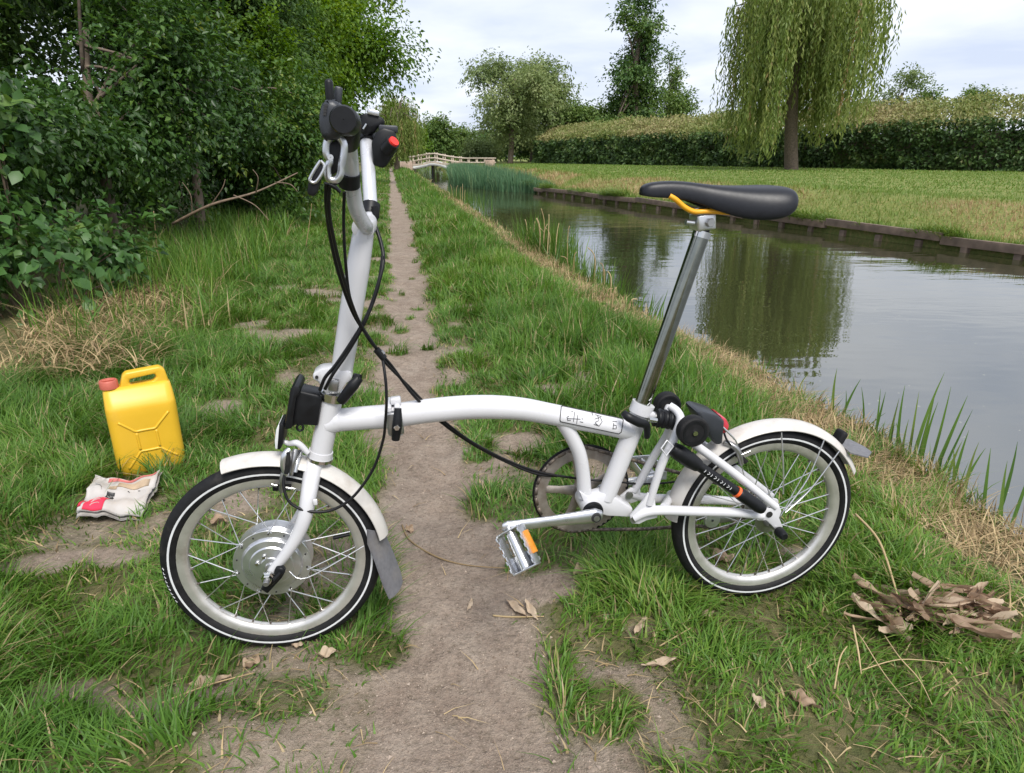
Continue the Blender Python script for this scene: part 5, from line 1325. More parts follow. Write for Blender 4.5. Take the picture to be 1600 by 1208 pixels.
pl2 = plate('pivot_plate', [(a.x, a.z) for a in piv2], .031, .038, M['white'], bike, .0015)
c = q(983, 773, .03); V, F = lathe_y([(.0005, -.004), (.008, -.004), (.008, .004), (.0005, .004)], 18, center=c); B('pivot_bolt', V, F, 'steel', pl2)
# frame hinge with clamp and lever
hc = q(617, 650)
hx = Matrix.Rotation(-.06, 3, 'Y')
bev_box('hinge_flange', (.011, .056, .062), M['white'], frame, .004, (hc.x - .0085, 0, hc.z - .001), hx, 3)
bev_box('hinge_flange', (.011, .056, .062), M['white'], frame, .004, (hc.x + .0075, 0, hc.z), hx, 3)
bev_box('hinge_clamp', (.03, .015, .046), M['steel'], frame, .004, (hc.x, -.030, hc.z - .002), hx, 3)
c = q(618, 628, -.02); bev_box('hinge_lug', (.02, .02, .012), M['white'], frame, .003, (c.x, -.006, hc.z + .034), hx, 2)
lv = T_('hinge_lever', [q(622, 638, -.043), q(621, 655, -.047), q(620, 668, -.048), q(618, 687, -.043)], [.0065, .0085, .0095, .0075], 'black', frame, 14, 5, flat=0.75)
c = q(620, 668, -.054); V, F = lathe_y([(.0005, -.004), (.005, -.004), (.006, -.001), (.006, .006), (.0005, .006)], 6, center=c); B('lever_bolt', V, F, 'chrome', lv, 20)
# printed label on the main tube: outline and worn characters
MC = spline(MAIN, 6); MR = np.interp(np.linspace(0, 1, len(MC)), np.linspace(0, 1, len(MAINR)), MAINR)
MCn = np.array([tuple(c) for c in MC])
def on_tube(px, py, lift=.0006):
    a = np.array(q(px, py, -.05)); b = np.array(q(px, py, 0.0)); best = None
    for s in np.linspace(0, 1, 240):
        p = a + (b - a) * s; d = np.linalg.norm(MCn - p, axis=1); i = int(d.argmin())
        i0 = max(0, min(len(MCn) - 2, i)); seg = MCn[i0 + 1] - MCn[i0]; tt = np.clip(np.dot(p - MCn[i0], seg) / np.dot(seg, seg), -1, 1)
        dd = np.linalg.norm(p - (MCn[i0] + seg * tt))
        if dd <= MR[i0] + lift: return Vector(p)
        if best is None or dd < best[0]: best = (dd, p)
    return Vector(best[1])
lab = empty('frame_label'); lab.parent = frame; lab['label'] = 'black outlined box of worn characters on the white tube'
def stroke(pts, r=.0007, dense=5):
    P = []
    for i in range(len(pts) - 1):
        for k in range(dense): t = k / dense; P.append((pts[i][0] * (1 - t) + pts[i + 1][0] * t, pts[i][1] * (1 - t) + pts[i + 1][1] * t))
    P.append(pts[-1]); V, F = tube([on_tube(*x) for x in P], r, 6, 1); return B('ink_line', V, F, 'ink', lab)
stroke([(878, 634), (971, 654), (974, 656), (971, 675), (967, 678), (876, 659), (875, 656), (877, 635), (880, 634)], .0009)
# characters: two worn rows reading roughly  cH:  ED  D
for g in [[(889, 650), (886, 652), (887, 657), (892, 657)], [(886, 654), (907, 655)], [(898, 644), (896, 659)], [(903, 648), (901, 662)], [(893, 642), (895, 644)], [(906, 659), (911, 660)], [(909, 654), (911, 655)],
          [(925, 645), (926, 649)], [(930, 648), (940, 651)], [(929, 655), (938, 652), (941, 659), (936, 666), (930, 661)], [(930, 660), (936, 657)], [(928, 663), (934, 665)], [(934, 650), (936, 656)],
          [(957, 658), (964, 659)], [(959, 661), (958, 670)], [(958, 664), (963, 665), (963, 670), (957, 670)]]:
    stroke(g, .00062, 3)

# --- stem, handlebar, controls
sbm, stp = q(532, 592), q(569, 357)
stem = T_('stem', [sbm, sbm.lerp(stp, .12), sbm.lerp(stp, .45), sbm.lerp(stp, .75), sbm.lerp(stp, .93), stp], [.0185, .0195, .0205, .0205, .0185, .0165], 'white', None, 24, 5); stem['label'] = 'tall white folding stem'
blk = [q(*a, -.015) for a in [(489, 583), (500, 576), (520, 574), (548, 580), (551, 590), (540, 600), (532, 614), (510, 616), (503, 606), (498, 596), (489, 592)]]
plate('stem_hinge', [(a.x, a.z) for a in blk], -.02, .02, M['white'], stem, .004)
c = q(521, 603, -.03); bev_box('hinge_clamp', (.018, .012, .022), M['steel'], stem, .003, (c.x, -.024, c.z), Matrix.Rotation(.2, 3, 'Y'))
V, F = tube([q(522, 612), q(520, 624)], [.0245, .0245], 24, 1); B('hinge_ring', V, F, 'chrome', stem)
sl = T_('stem_lever', [q(562, 590, -.035), q(552, 602, -.04), q(542, 615, -.04), q(532, 628, -.036)], [.0075, .0105, .010, .0085], 'black', stem, 14, 5, flat=0.7)
T_('lever_tip', [q(553, 588, -.03), q(563, 591, -.036)], [.006, .007], 'black', sl, 10, 1)
p = q(495, 589, -.02); V, F = lathe_y([(.0005, -.003), (.003, -.003), (.003, .003), (.0005, .003)], 10, center=p); B('lug_bolt', V, F, 'ink', stem)
# handlebar: narrow clamp, two uprights rising outwards, then the grips
top_n, top_f = -.17, .17
bar_pts = [q(538, 205, -.20), q(541, 212, -.17), q(545, 232, -.13), q(548, 262, -.10), q(552, 300, -.075), q(558, 330, -.055), q(570, 352, -.03), q(574, 354, 0), q(578, 346, .03), q(579, 325, .055), q(577, 290, .08), q(575, 255, .11), q(573, 225, .15), q(575, 205, .18)]
bar = T_('handlebar', bar_pts, .0125, 'barmetal', None, 20, 6); bar['label'] = 'silver white bar bent up either side of the stem'
T_('bar_clamp', [q(567, 357, -.016), q(572, 353, .016)], .019, 'white', bar, 20, 1)
# near grip, pointing at the camera, with twist housing and bell lever
gn = q(541, 190, -.24)
V, F = lathe_y([(.0005, -.05), (.0155, -.05), (.0175, -.046), (.018, .02), (.017, .05), (.0005, .05)], 28, center=gn); gr = B('grip', V, F, 'black', bar); gr['label'] = 'black grip with its round end towards the viewer'
T_('grip_elbow', [q(543, 222, -.165), q(543, 205, -.19), gn + Vector((0, .04, 0))], [.0165, .018, .018], 'black', bar, 18, 4)
hn = q(518, 186, -.235)
shp = [q(*a, -.235) for a in [(508, 160), (517, 155), (530, 159), (538, 170), (540, 205), (534, 218), (512, 221), (504, 214), (500, 190), (503, 170)]]
ho = plate('control_housing', [(a.x, a.z) for a in shp], -.262, -.215, M['greybox'], bar, .008); sharp(ho, 60)
c = q(515, 145, -.25); bev_box('thumb_lever', (.0105, .012, .032), M['black'], ho, .0045, (c.x, c.y, c.z), None, 3)
c = q(528, 151, -.23); bev_box('thumb_lever', (.010, .012, .024), M['greybox'], ho, .003, (c.x, c.y, c.z), Matrix.Rotation(.15, 3, 'Y'), 2)
for k in range(4):
    c = q(509 - k * .6, 165 + k * 4.5, -.2628); bev_box('housing_slot', (.004, .002, .003), M['ink'], ho, 0, (c.x, -.2622, c.z))  # black blocks on the face, painted shade of open slots
# brake lever body: a silver loop, and the blade pointing down and forward
lp = [q(*a, -.235) for a in [(519, 213), (511, 222), (510, 240), (516, 251), (512, 262), (514, 279), (525, 281), (532, 272), (533, 258), (537, 240), (537, 225), (529, 214), (519, 213)]]
lo = T_('brake_lever', lp, .0052, 'alloy', bar, 10, 5); lo['label'] = 'silver brake lever bracket under the near grip'
inn = [q(*a, -.232) for a in [(515, 222), (528, 219), (533, 230), (531, 250), (528, 268), (518, 274), (514, 262), (519, 251), (513, 238)]]
plate('lever_core', [(a.x, a.z) for a in inn], -.236, -.222, M['black'], lo, .002)
c = q(517, 246, -.242); V, F = lathe_y([(.0005, -.006), (.004, -.006), (.004, .004), (.0005, .004)], 10, center=c); B('lever_pivot', V, F, 'chrome', lo)
l2 = [q(*a, -.25) for a in [(500, 250), (510, 256), (504, 275), (497, 300), (491, 307), (481, 303), (483, 285), (490, 266)]]
bl = plate('lever_blade', [(a.x, a.z) for a in l2], -.262, -.246, M['black'], lo, .003)
T_('blade_edge', [q(*a, -.263) for a in [(501, 251), (490, 268), (484, 282), (494, 284), (507, 262), (501, 251)]], .0022, 'alloy', bl, 8, 4)
T_('reach_hook', [q(514, 288, -.235), q(524, 293, -.235), q(532, 301, -.235)], [.003, .003, .002], 'black', lo, 8, 4)
# straps round the uprights
T_('strap', [q(546, 290, -.085), q(546, 270, -.095)], .0165, 'black', bar, 18, 1)
c = q(530, 281, -.09); bev_box('strap_buckle', (.02, .016, .012), M['black'], bar, .003, (c.x, c.y, c.z), Matrix.Rotation(-.3, 3, 'Y'))
T_('strap', [q(578, 337, .045), q(580, 320, .058)], .0165, 'black', bar, 18, 1)
T_('strap_tail', [q(585, 322, .03), q(587, 335, .03), q(585, 347, .03)], [.006, .006, .004], 'black', bar, 8, 4, flat=.4)
# far side: clamp, display box with red button, far brake lever
gf = q(575, 196, .24); V, F = lathe_y([(.0005, -.05), (.019, -.05), (.021, .02), (.019, .06), (.0005, .06)], 24, center=gf); g2 = B('grip', V, F, 'black', bar)
T_('grip_elbow', [q(574, 222, .15), q(574, 203, .175), gf + Vector((0, -.04, 0))], [.0155, .0175, .0185], 'black', bar, 16, 4)
cl = [q(*a, .15) for a in [(566, 180), (580, 176), (600, 186), (602, 194), (590, 200), (586, 208), (570, 212), (562, 205)]]
plate('lever_clamp', [(a.x, a.z) for a in cl], .135, .165, M['black'], bar, .004)
c = q(584, 180, .14); bev_box('clamp_cap', (.022, .02, .01), M['alloy'], bar, .003, (c.x, c.y, c.z + .004), Matrix.Rotation(.2, 3, 'Y'))
T_('clamp_screw', [q(573, 194, .125), q(568, 202, .125)], .0028, 'chrome', bar, 8, 1)
dbx = [q(*a, .12) for a in [(590, 205), (600, 200), (618, 205), (622, 232), (604, 260), (598, 263), (583, 257), (581, 222)]]
dbo = plate('control_box', [(a.x, a.z) for a in dbx], .095, .15, M['black'], bar, .005); dbo['label'] = 'black control box with a red button on the far side'
c = q(607, 202, .12); bev_box('box_lid', (.034, .05, .012), M['greybox'], dbo, .003, (c.x, .122, c.z), Matrix.Rotation(.05, 3, 'Y'))
nb = q(609, 228, .085); nd = Matrix.Rotation(-.5, 3, 'Y')
V, F = tube([q(604, 234, .09), q(614, 222, .078)], [.013, .0125], 18, 1); B('button_collar', V, F, 'black', dbo)
V, F = tube([q(613, 224, .0795), q(616.5, 220, .0755)], [.0095, .009], 18, 1); B('red_button', V, F, 'red', dbo)

# --- cables
def cable(pts, r=.0028): return T_('cable', [q(*a) for a in pts], r, 'cable', None, 8, 7)
cable([(510, 286, -.22), (510, 320, -.20), (516, 370, -.15), (530, 430, -.10), (552, 490, -.06), (578, 530, -.045), (594, 552, -.04), (612, 572, -.03), (650, 622, -.01), (700, 668, .03), (760, 706, .04), (830, 738, .04), (870, 744, .045)], .0030)
cable([(515, 288, -.22), (514, 330, -.2), (524, 385, -.15), (540, 445, -.10), (560, 500, -.06), (584, 538, -.05), (596, 556, -.045), (602, 590, -.06), (604, 625, -.065), (602, 660, -.06), (598, 690, -.05), (582, 735, -.05), (550, 778, -.055), (515, 798, -.06), (478, 798, -.06), (452, 784, -.055), (443, 758, -.045), (446, 735, -.035)], .0028)
cable([(538, 300, -.09), (537, 350, -.07), (540, 410, -.06), (548, 470, -.05), (570, 520, -.045), (590, 548, -.045), (605, 570, -.04), (640, 605, -.01), (690, 655, .02), (750, 698, .035), (830, 734, .04), (905, 748, .04), (960, 752, .03)], .0026)
cable([(583, 345, .02), (594, 375, .0), (599, 405, -.02), (592, 440, -.035), (575, 490, -.045), (552, 530, -.045), (525, 570, -.045), (508, 590, -.04), (500, 610, -.035)], .0034)
cable([(598, 400, -.02), (590, 450, -.035), (570, 503, -.05), (545, 548, -.045), (520, 585, -.05), (508, 608, -.04)], .003)
T_('cable_tie', [q(588, 546, -.048), q(600, 560, -.046)], .0065, 'black', None, 10, 1)
T_('cable_tie', [q(596, 548, -.048), q(600, 553, -.048)], .003, 'steel', None, 8, 1)
cable([(960, 752, .03), (1000, 756, .035), (1060, 752, .04), (1120, 735, .03), (1160, 722, .02)], .0022)

# --- front carrier block, reflector, brake, fork
lb = [q(*a, -.02) for a in [(455, 606), (462, 601), (468, 610), (500, 617), (503, 624), (497, 665), (462, 663), (456, 668), (446, 669), (447, 660)]]
cb = plate('carrier_block', [(a.x, a.z) for a in lb], -.024, .024, M['black'], bike, .004); cb['label'] = 'black luggage carrier block on the head tube'
fp = [q(*a, -.03) for a in [(454, 607), (461, 600), (469, 606), (470, 612), (464, 620), (457, 668), (446, 670), (446, 660)]]
plate('carrier_plate', [(a.x, a.z) for a in fp], -.036, .036, M['black'], cb, .003)
T_('carrier_ring', [q(469 + 5 * math.cos(a), 668 + 5 * math.sin(a), -.02) for a in np.linspace(0, 6.28, 9)], .0022, 'black', cb, 8, 3)
rf = [q(*a, -.015) for a in [(437, 660), (443, 658), (446, 664), (444, 690), (439, 700), (434, 699), (432, 690), (434, 668)]]
ro = plate('reflector', [(a.x, a.z) for a in rf], -.026, .026, M['black'], bike, .003); ro['label'] = 'front reflector with white face'
rf2 = [q(*a, -.015) for a in [(436, 661), (438, 661), (435, 698), (431.5, 697), (431, 685), (433, 668)]]
plate('reflector_face', [(a.x, a.z) for a in rf2], -.0268, .0268, M['stripe'], ro, .001)
T_('reflector_bracket', [q(444, 690, -.01), q(452, 693, -.012), q(463, 692, -.02), q(472, 698, -.02), q(481, 708, -.02)], [.004, .005, .006, .006, .005], 'white', None, 12, 5)
# brake caliper
bc = T_('brake_caliper', [q(453, 702, -.03), q(445, 712, -.036), q(443, 728, -.038), (q(448, 742, -.036))], [.0065, .007, .006, .005], 'alloy', None, 12, 5); bc['label'] = 'silver front brake caliper'
T_('caliper_arm', [q(462, 702, -.02), q(458, 722, -.03), q(455, 742, -.03)], [.006, .0055, .004], 'steel', bc, 10, 4)
T_('caliper_arm', [q(470, 705, .0), q(464, 722, -.02), q(461, 738, -.03)], [.005, .005, .004], 'alloy', bc, 10, 4)
T_('brake_arm', [q(443, 738, -.034), q(441, 752, -.034), q(440, 768, -.03)], [.005, .006, .005], 'steel', bc, 10, 4)
c = q(440, 764, -.026); bev_box('brake_pad', (.034, .009, .011), M['rubber'], bc, .002, (c.x, -.0205, c.z), Matrix.Rotation(.05, 3, 'Y'))
T_('adjuster', [q(424, 757, -.034), q(433, 759, -.034)], .003, 'chrome', bc, 8, 1); T_('adjuster', [q(447, 762, -.034), q(461, 764, -.034)], .0026, 'chrome', bc, 8, 1)
T_('cable_boot', [q(449, 706, -.036), q(450, 722, -.04), q(447, 740, -.042)], [.0045, .005, .004], 'rubber', bc, 10, 4)
fk = T_('fork', [q(496, 716, -.0), q(493, 722, -.0), q(490, 736, -.004)], [.0195, .0185, .017], 'white', None, 22, 3); fk['label'] = 'white front fork'
V, F = tube([q(492, 722, -.004), q(487, 745, -.022), q(482, 775, -.042), q(476, 808, -.052), q(464, 838, -.054), (q(446, 866, -.054)), q(430, 886, -.054), Vector((.004, -.054, WHEEL_R + .004))], [.017, .0165, .015, .0138, .0125, .0108, .009, .0075], 20, 6); B('fork_blade', V, F, 'white', fk, 60)
V, F = tube([(v[0], -v[1], v[2]) for v in [q(492, 722, -.004), q(487, 745, -.022), q(482, 775, -.042), q(476, 808, -.052), q(464, 838, -.054), (q(446, 866, -.054)), Vector((.004, -.054, WHEEL_R + .004))]], [.017, .0165, .015, .0138, .0125, .0108, .0085], 16, 6); B('fork_blade', V, F, 'white', fk, 60)
c = q(494, 786, -.062); bev_box('fork_lug', (.008, .006, .012), M['white'], fk, .002, (c.x - .002, -.058, c.z))
cv = [(-.016, WHEEL_R - .022), (-.004, WHEEL_R - .034), (.026, WHEEL_R - .002), (.034, WHEEL_R + .012), (.030, WHEEL_R + .020), (.018, WHEEL_R + .022), (.012, WHEEL_R + .012), (.014, WHEEL_R + .004)]
cov = plate('torque_arm_cover', cv, -.072, -.058, M['black'], fk, .003)
T_('motor_cable', [Vector((.0, -.066, WHEEL_R - .018)), Vector((.012, -.074, WHEEL_R - .004)), Vector((.026, -.072, WHEEL_R + .012))], .004, 'cable', cov, 8, 5)

# --- rear frame, suspension, rollers, pump, lamp
rfm = T_('rear_frame', [q(990, 810, -.036), q(1020, 798, -.04), q(1090, 799, -.045), q(1150, 801, -.052), q(1192, 806, -.056)], [.0085, .0105, .0105, .010, .0085], 'white', None, 16, 5); rfm['label'] = 'white rear triangle tubes'
T_('chain_stay', [q(985, 772, .036), q(1010, 778, .04), q(1060, 780, .045), q(1130, 782, .052), q(1190, 788, .056)], [.0085, .0105, .0105, .010, .0085], 'white', rfm, 14, 5)
T_('seat_stay', [q(1068, 680, -.03), q(1085, 694, -.035), q(1150, 742, -.045), q(1212, 792, -.056)], [.0085, .009, .0092, .0085], 'white', rfm, 14, 5)
T_('seat_stay', [q(1062, 668, .03), q(1092, 690, .035), q(1150, 733, .045), q(1205, 775, .056)], [.0085, .009, .0092, .0085], 'white', rfm, 14, 5)
T_('rear_strut', [q(1046, 634, -.0), q(1058, 643, -.012), q(1063, 658, -.025), q(1052, 688, -.034), q(1036, 720, -.036), q(1024, 755, -.036), q(1014, 788, -.036)], [.008, .0085, .009, .009, .009, .0085, .008], 'white', rfm, 14, 5)
T_('rear_strut', [q(1050, 655, .01), q(1042, 680, .025), q(1020, 716, .034), q(1000, 752, .036), q(990, 768, .036)], [.008, .009, .009, .009, .008], 'white', rfm, 14, 5)
T_('cross_tube', [q(1038, 792, -.038), q(1044, 782, 0), q(1048, 772, .04)], .009, 'white', rfm, 12, 3)
do = [q(*a, -.056) for a in [(1180, 800), (1192, 794), (1206, 793), (1216, 788), (1220, 798), (1216, 808), (1222, 822), (1212, 828), (1205, 820), (1196, 812), (1182, 812)]]
dp = plate('dropout', [(a.x, a.z) for a in do], -.060, -.052, M['white'], rfm, .0015)
c = q(1202, 804, -.06); V, F = lathe_y([(.0005, -.0012), (.0072, -.0012), (.0072, .004), (.0005, .004)], 16, center=c); B('dropout_hole', V, F, 'ink', dp)  # black disc puts the hole's shade on the plate as colour
do = [q(*a, .056) for a in [(1180, 790), (1200, 775), (1215, 780), (1216, 805), (1200, 806), (1182, 798)]]
plate('dropout', [(a.x, a.z) for a in do], .052, .060, M['white'], rfm, .0015)
# suspension block
a, b = q(1022, 652, -.004), q(1057, 658, -.004)
V = []; ax = (b - a)
P = [a + ax * (k / 24) for k in range(25)]; R_ = [.0185 + .0018 * math.cos(k * math.pi / 2.6) - (.004 if k in (0, 24) else 0) for k in range(25)]
sus = T_('suspension_block', P, R_, 'black', None, 22, 1)
T_('suspension_washer', [a - ax * .12, a], .012, 'steel', sus, 16, 1)
# seat clamp
T_('seat_clamp', [q(985, 646), q(1008, 633)], .0001, 'white', None, 4, 1).name = 'clamp_core'
bpy.data.objects.remove(bpy.data.objects['clamp_core'])
d_ = (st - sb).normalized()
V, F = tube([st - d_ * .012, st + d_ * .010], [.0235, .0235], 26, 1); sc_ = B('seat_clamp', V, F, 'white', None)
c = q(1016, 648, -.012); bev_box('clamp_ear', (.026, .03, .014), M['white'], sc_, .004, (c.x - .004, -.004, c.z + .002), Matrix.Rotation(.35, 3, 'Y'))
T_('clamp_lever', [q(974, 645, -.026), q(982, 652, -.036), q(998, 660, -.038), q(1010, 665, -.034), q(1011, 684, -.03)], [.0065, .009, .0095, .0085, .006], 'black', sc_, 14, 5, flat=.8)
T_('clamp_bolt', [q(1014, 655, -.03), q(1026, 657, -.03)], .005, 'chrome', sc_, 10, 1)
# rollers
def roller(px, py, v, r):
    c = q(px, py, v)
    V, F = lathe_y([(.0005, -.012), (r * .86, -.012), (r * .97, -.010), (r, -.006), (r, .006), (r * .97, .010), (r * .86, .012), (.0005, .012)], 36, center=c); o = B('roller', V, F, 'rubber', None, 30)
    V, F = lathe_y([(r * .62, -.0128), (r * .78, -.0128), (r * .78, -.011), (r * .62, -.011)], 36, center=c); B('roller_rim', V, F, 'black', o)
    V, F = lathe_y([(.0005, -.0155), (.005, -.0155), (.0055, -.0135), (.0055, -.011), (.0005, -.011)], 12, center=c); B('roller_bolt', V, F, 'chrome', o); return o
roller(1082, 673, -.062, .0315)['label'] = 'near black roller wheel beside the rear lamp'
roller(1042, 633, .06, .029)['label'] = 'far black roller wheel behind the suspension block'
T_('roller_axle', [q(1082, 673, -.05), q(1068, 672, .05)], .004, 'steel', None, 8, 1)
T_('roller_bracket', [q(1044, 636, .045), q(1043, 645, .02), q(1054, 645, .0)], [.007, .008, .007], 'white', None, 12, 4)
# pump
pa, pb = q(1048, 697, -.040), q(1194, 797, -.074)
pa = q(1050, 700, -.045); pb = q(1192, 796, -.072); L_ = pb - pa
pump = T_('pump', [pa + L_ * k for k in (0, .06, .1, .2, .28)], [.013, .0165, .017, .0165, .0135], 'black', None, 18, 4); pump['label'] = 'black frame pump with an orange ring'
T_('pump_barrel', [pa + L_ * .27, pa + L_ * .72], .0105, 'black', pump, 18, 1)
T_('pump_ring', [pa + L_ * .695, pa + L_ * .72], .0122, 'orangering', pump, 18, 1)
T_('pump_handle', [pa + L_ * k for k in (.72, .76, .95, 1.0)], [.0115, .0135, .0135, .0105], 'black', pump, 18, 3)
nrm_ = Vector((L_.z, 0, -L_.x)).normalized()
for k in range(9):
    s0 = pa + L_ * (.33 + .035 * k); u_ = L_.normalized()
    T_('pump_lettering', [s0 + Vector((0, -.0106, 0)) + nrm_ * .003, s0 + Vector((0, -.0108, 0)) + u_ * (.004 if k % 2 else .001) - nrm_ * .001, s0 + Vector((0, -.0106, 0)) - nrm_ * .003], .0006, 'stripe', pump, 5, 2)
pk = [q(*a, -.058) for a in [(1033, 701), (1042, 688), (1052, 697), (1041, 712)]]
T_('pump_bracket', [*pk, pk[0]], .0017, 'white', pump, 8, 1); 
# rear lamp
lm = [q(*a, -.01) for a in [(1081, 638), (1090, 636), (1114, 643), (1126, 652), (1124, 668), (1122, 688), (1112, 690), (1104, 676), (1092, 660)]]
la = plate('rear_lamp', [(a.x, a.z) for a in lm], -.032, .032, M['greybox'], bike, .006); la['label'] = 'dark rear lamp with red lens'
ln = [q(*a, -.01) for a in [(1121, 646), (1130, 650), (1135, 660), (1132, 672), (1123, 674)]]
plate('lamp_lens', [(a.x, a.z) for a in ln], -.026, .026, M['redlens'], la, .005)
T_('lamp_bracket', [q(1116, 688, 0), q(1117, 705, 0), q(1117, 722, 0)], .006, 'white', la, 10, 2)
T_('rack_wire', [q(1127, 665, -.025), q(1140, 678, -.03), q(1150, 690, -.03), q(1153, 705, -.03)], .0022, 'spoke', None, 8, 5)
T_('rack_wire', [q(1130, 672, -.02), q(1136, 688, -.028), q(1148, 702, -.03), q(1156, 706, -.03)], .0022, 'cable', None, 8, 5)
# rear brake
rb = T_('brake_caliper', [q(1132, 690, -.02), q(1150, 700, -.03), q(1156, 714, -.032), q(1158, 726, -.03)], [.006, .0065, .006, .005], 'steel', None, 10, 4); rb['label'] = 'grey rear brake caliper'
c = q(1161, 718, -.026); bev_box('brake_pad', (.03, .009, .011), M['rubber'], rb, .002, (c.x, -.0205, c.z), Matrix.Rotation(.7, 3, 'Y'))
T_('adjuster', [q(1156, 712, -.034), q(1172, 705, -.034)], .0028, 'chrome', rb, 8, 1)

# --- seatpost and saddle
sp0, sp1 = q(997, 650), q(1096, 366)
post = T_('seatpost', [sp0 - (sp1 - sp0) * .3, sp0, sp1], .0159, 'darkchrome', None, 32, 1); post['label'] = 'long polished steel seatpost'
d_ = (sp1 - sp0).normalized()
T_('post_collar', [sp1 - d_ * .006, sp1 + d_ * .006], .0172, 'chrome', post, 28, 1)
T_('post_plug', [sp1 + d_ * .004, sp1 + d_ * .022], [.0125, .0125], 'rubber', post, 20, 1)
mk = sp0.lerp(sp1, .06)
for k in range(3): T_('post_marking', [sp0.lerp(sp1, .05 + .028 * k) + Vector((.004, -.0158, 0)), sp0.lerp(sp1, .062 + .028 * k) + Vector((.0085, -.0138, 0))], .0008, 'stripe', post, 5, 1)
cl = q(1096, 346); rt = Matrix.Rotation(-.12, 3, 'Y')
sc2 = bev_box('saddle_clamp', (.036, .042, .03), M['alloy'], bike, .004, (cl.x + .002, 0, cl.z), rt, 3)
bev_box('clamp_plate', (.044, .05, .006), M['alloy'], sc2, .002, (cl.x + .003, 0, cl.z + .019), rt)
V, F = lathe_y([(.0005, -.006), (.0075, -.006), (.0085, -.003), (.0085, .003), (.0005, .003)], 6, center=(cl.x + .006, -.024, cl.z)); B('clamp_nut', V, F, 'steel', sc2, 20)
T_('clamp_stud', [(cl.x - .018, -.008, cl.z - .002), (cl.x - .034, -.008, cl.z + .0)], .0055, 'alloy', sc2, 10, 1)
# saddle: sections along its length, each from edge to edge
SADDLE = [(1000, 298, 302, .006), (1003, 290, 307, .015), (1014, 285.5, 309, .0195), (1035, 283, 310, .0215), (1060, 283, 312, .0235), (1085, 286, 319, .028), (1108, 289.5, 330, .037), (1132, 291, 340, .050), (1155, 291.5, 346, .062), (1178, 291, 347, .071), (1198, 290.5, 343, .0755), (1212, 291.5, 334, .073), (1220, 295, 324, .064), (1223, 301, 313, .045)]
secs = []
for (px, t_, b_, hw) in SADDLE:
    pt, pb_ = q(px, t_, -hw * .5), q(px, b_, -hw); x = q(px, (t_ + b_) / 2, 0).x; ring = []
    zt, zb = pt.z, pb_.z; th = zt - zb
    prof = [(0, 0), (.35, .0), (.62, -.05), (.82, -.17), (.95, -.42), (1.0, -.7), (.97, -.95), (.88, -1.0), (.8, -.93), (.7, -.6), (.45, -.38), (0, -.32)]
    for (s, zz) in prof: ring.append((x, hw * s, zt + th * zz))
    ring += [(x, -hw * s, zt + th * zz) for (s, zz) in prof[-2:0:-1]]
    secs.append(ring)
V, F = loft(secs); sad = mesh_obj('saddle', V, F, M['saddle'], bike); sad['label'] = 'black padded saddle'
sm = sad.modifiers.new('subdivision', 'SUBSURF'); sm.levels = 2; sm.render_levels = 2
bmx = bmesh.new(); bmx.from_mesh(sad.data); bmesh.ops.recalc_face_normals(bmx, faces=bmx.faces[:]); bmx.to_mesh(sad.data); bmx.free()
T_('saddle_rail', [q(1046, 306, -.02), q(1056, 312, -.022), q(1070, 324, -.022), q(1086, 331, -.022), q(1110, 330, -.022), q(1140, 332, -.022), q(1162, 330, -.022)], .0048, 'yellowrail', sad, 12, 5)['label'] = 'bright yellow rail under the saddle'
T_('saddle_rail', [q(1046, 306, .02), q(1056, 312, .022), q(1070, 324, .022), q(1086, 331, .022), q(1110, 330, .022), q(1140, 332, .022), q(1162, 330, .022)], .0048, 'yellowrail', sad, 12, 5)

# --- cranks, chainwheel, chain, pedals
CRV = .048
cc = q(905, 763, CRV); cc = Vector((bb.x - .002, CRV, bb.z + .004))
def gear(r, teeth, thick, name, mat, hole_r):
    V = []; F = []; n = teeth * 4
    for y in (-thick / 2, thick / 2):
        for k in range(n):
            a = 2 * math.pi * k / n; rr = r + (.0018 if k % 4 in (1, 2) else -.0022); V.append((rr * math.cos(a), y, rr * math.sin(a)))
        for k in range(n): a = 2 * math.pi * k / n; V.append((hole_r * math.cos(a), y, hole_r * math.sin(a)))
    for k in range(n):
        k2 = (k + 1) % n
        F += [(k, k2, n + k2, n + k), (2 * n + k2, 2 * n + k, 3 * n + k, 3 * n + k2), (k2, k, 2 * n + k, 2 * n + k2), (n + k, n + k2, 3 * n + k2, 3 * n + k)]
    o = B(name, V, F, mat, None, 30); return o
ch = gear(.1005, 50, .004, 'chainwheel', 'chainwheel', .078); ch.location = cc; ch['label'] = 'large dirty chainwheel on the far side'
for k in range(5):
    a = 2 * math.pi * k / 5 + .5
    T_('spider_arm', [(0.012 * math.cos(a), 0, .012 * math.sin(a)), (.05 * math.cos(a), .001, .05 * math.sin(a)), (.08 * math.cos(a), 0, .08 * math.sin(a))], [.014, .0085, .0095], 'chainwheel', ch, 10, 4, flat=.45)
V, F = lathe_y([(.0005, -.008), (.02, -.008), (.022, 0), (.02, .01), (.0005, .01)], 24); B('spider_hub', V, F, 'chainwheel', ch)
V, F = lathe_y([(.096, .004), (.107, .004), (.108, .0045), (.107, .005), (.096, .005)], 72); B('chain_guard', V, F, 'black', ch)
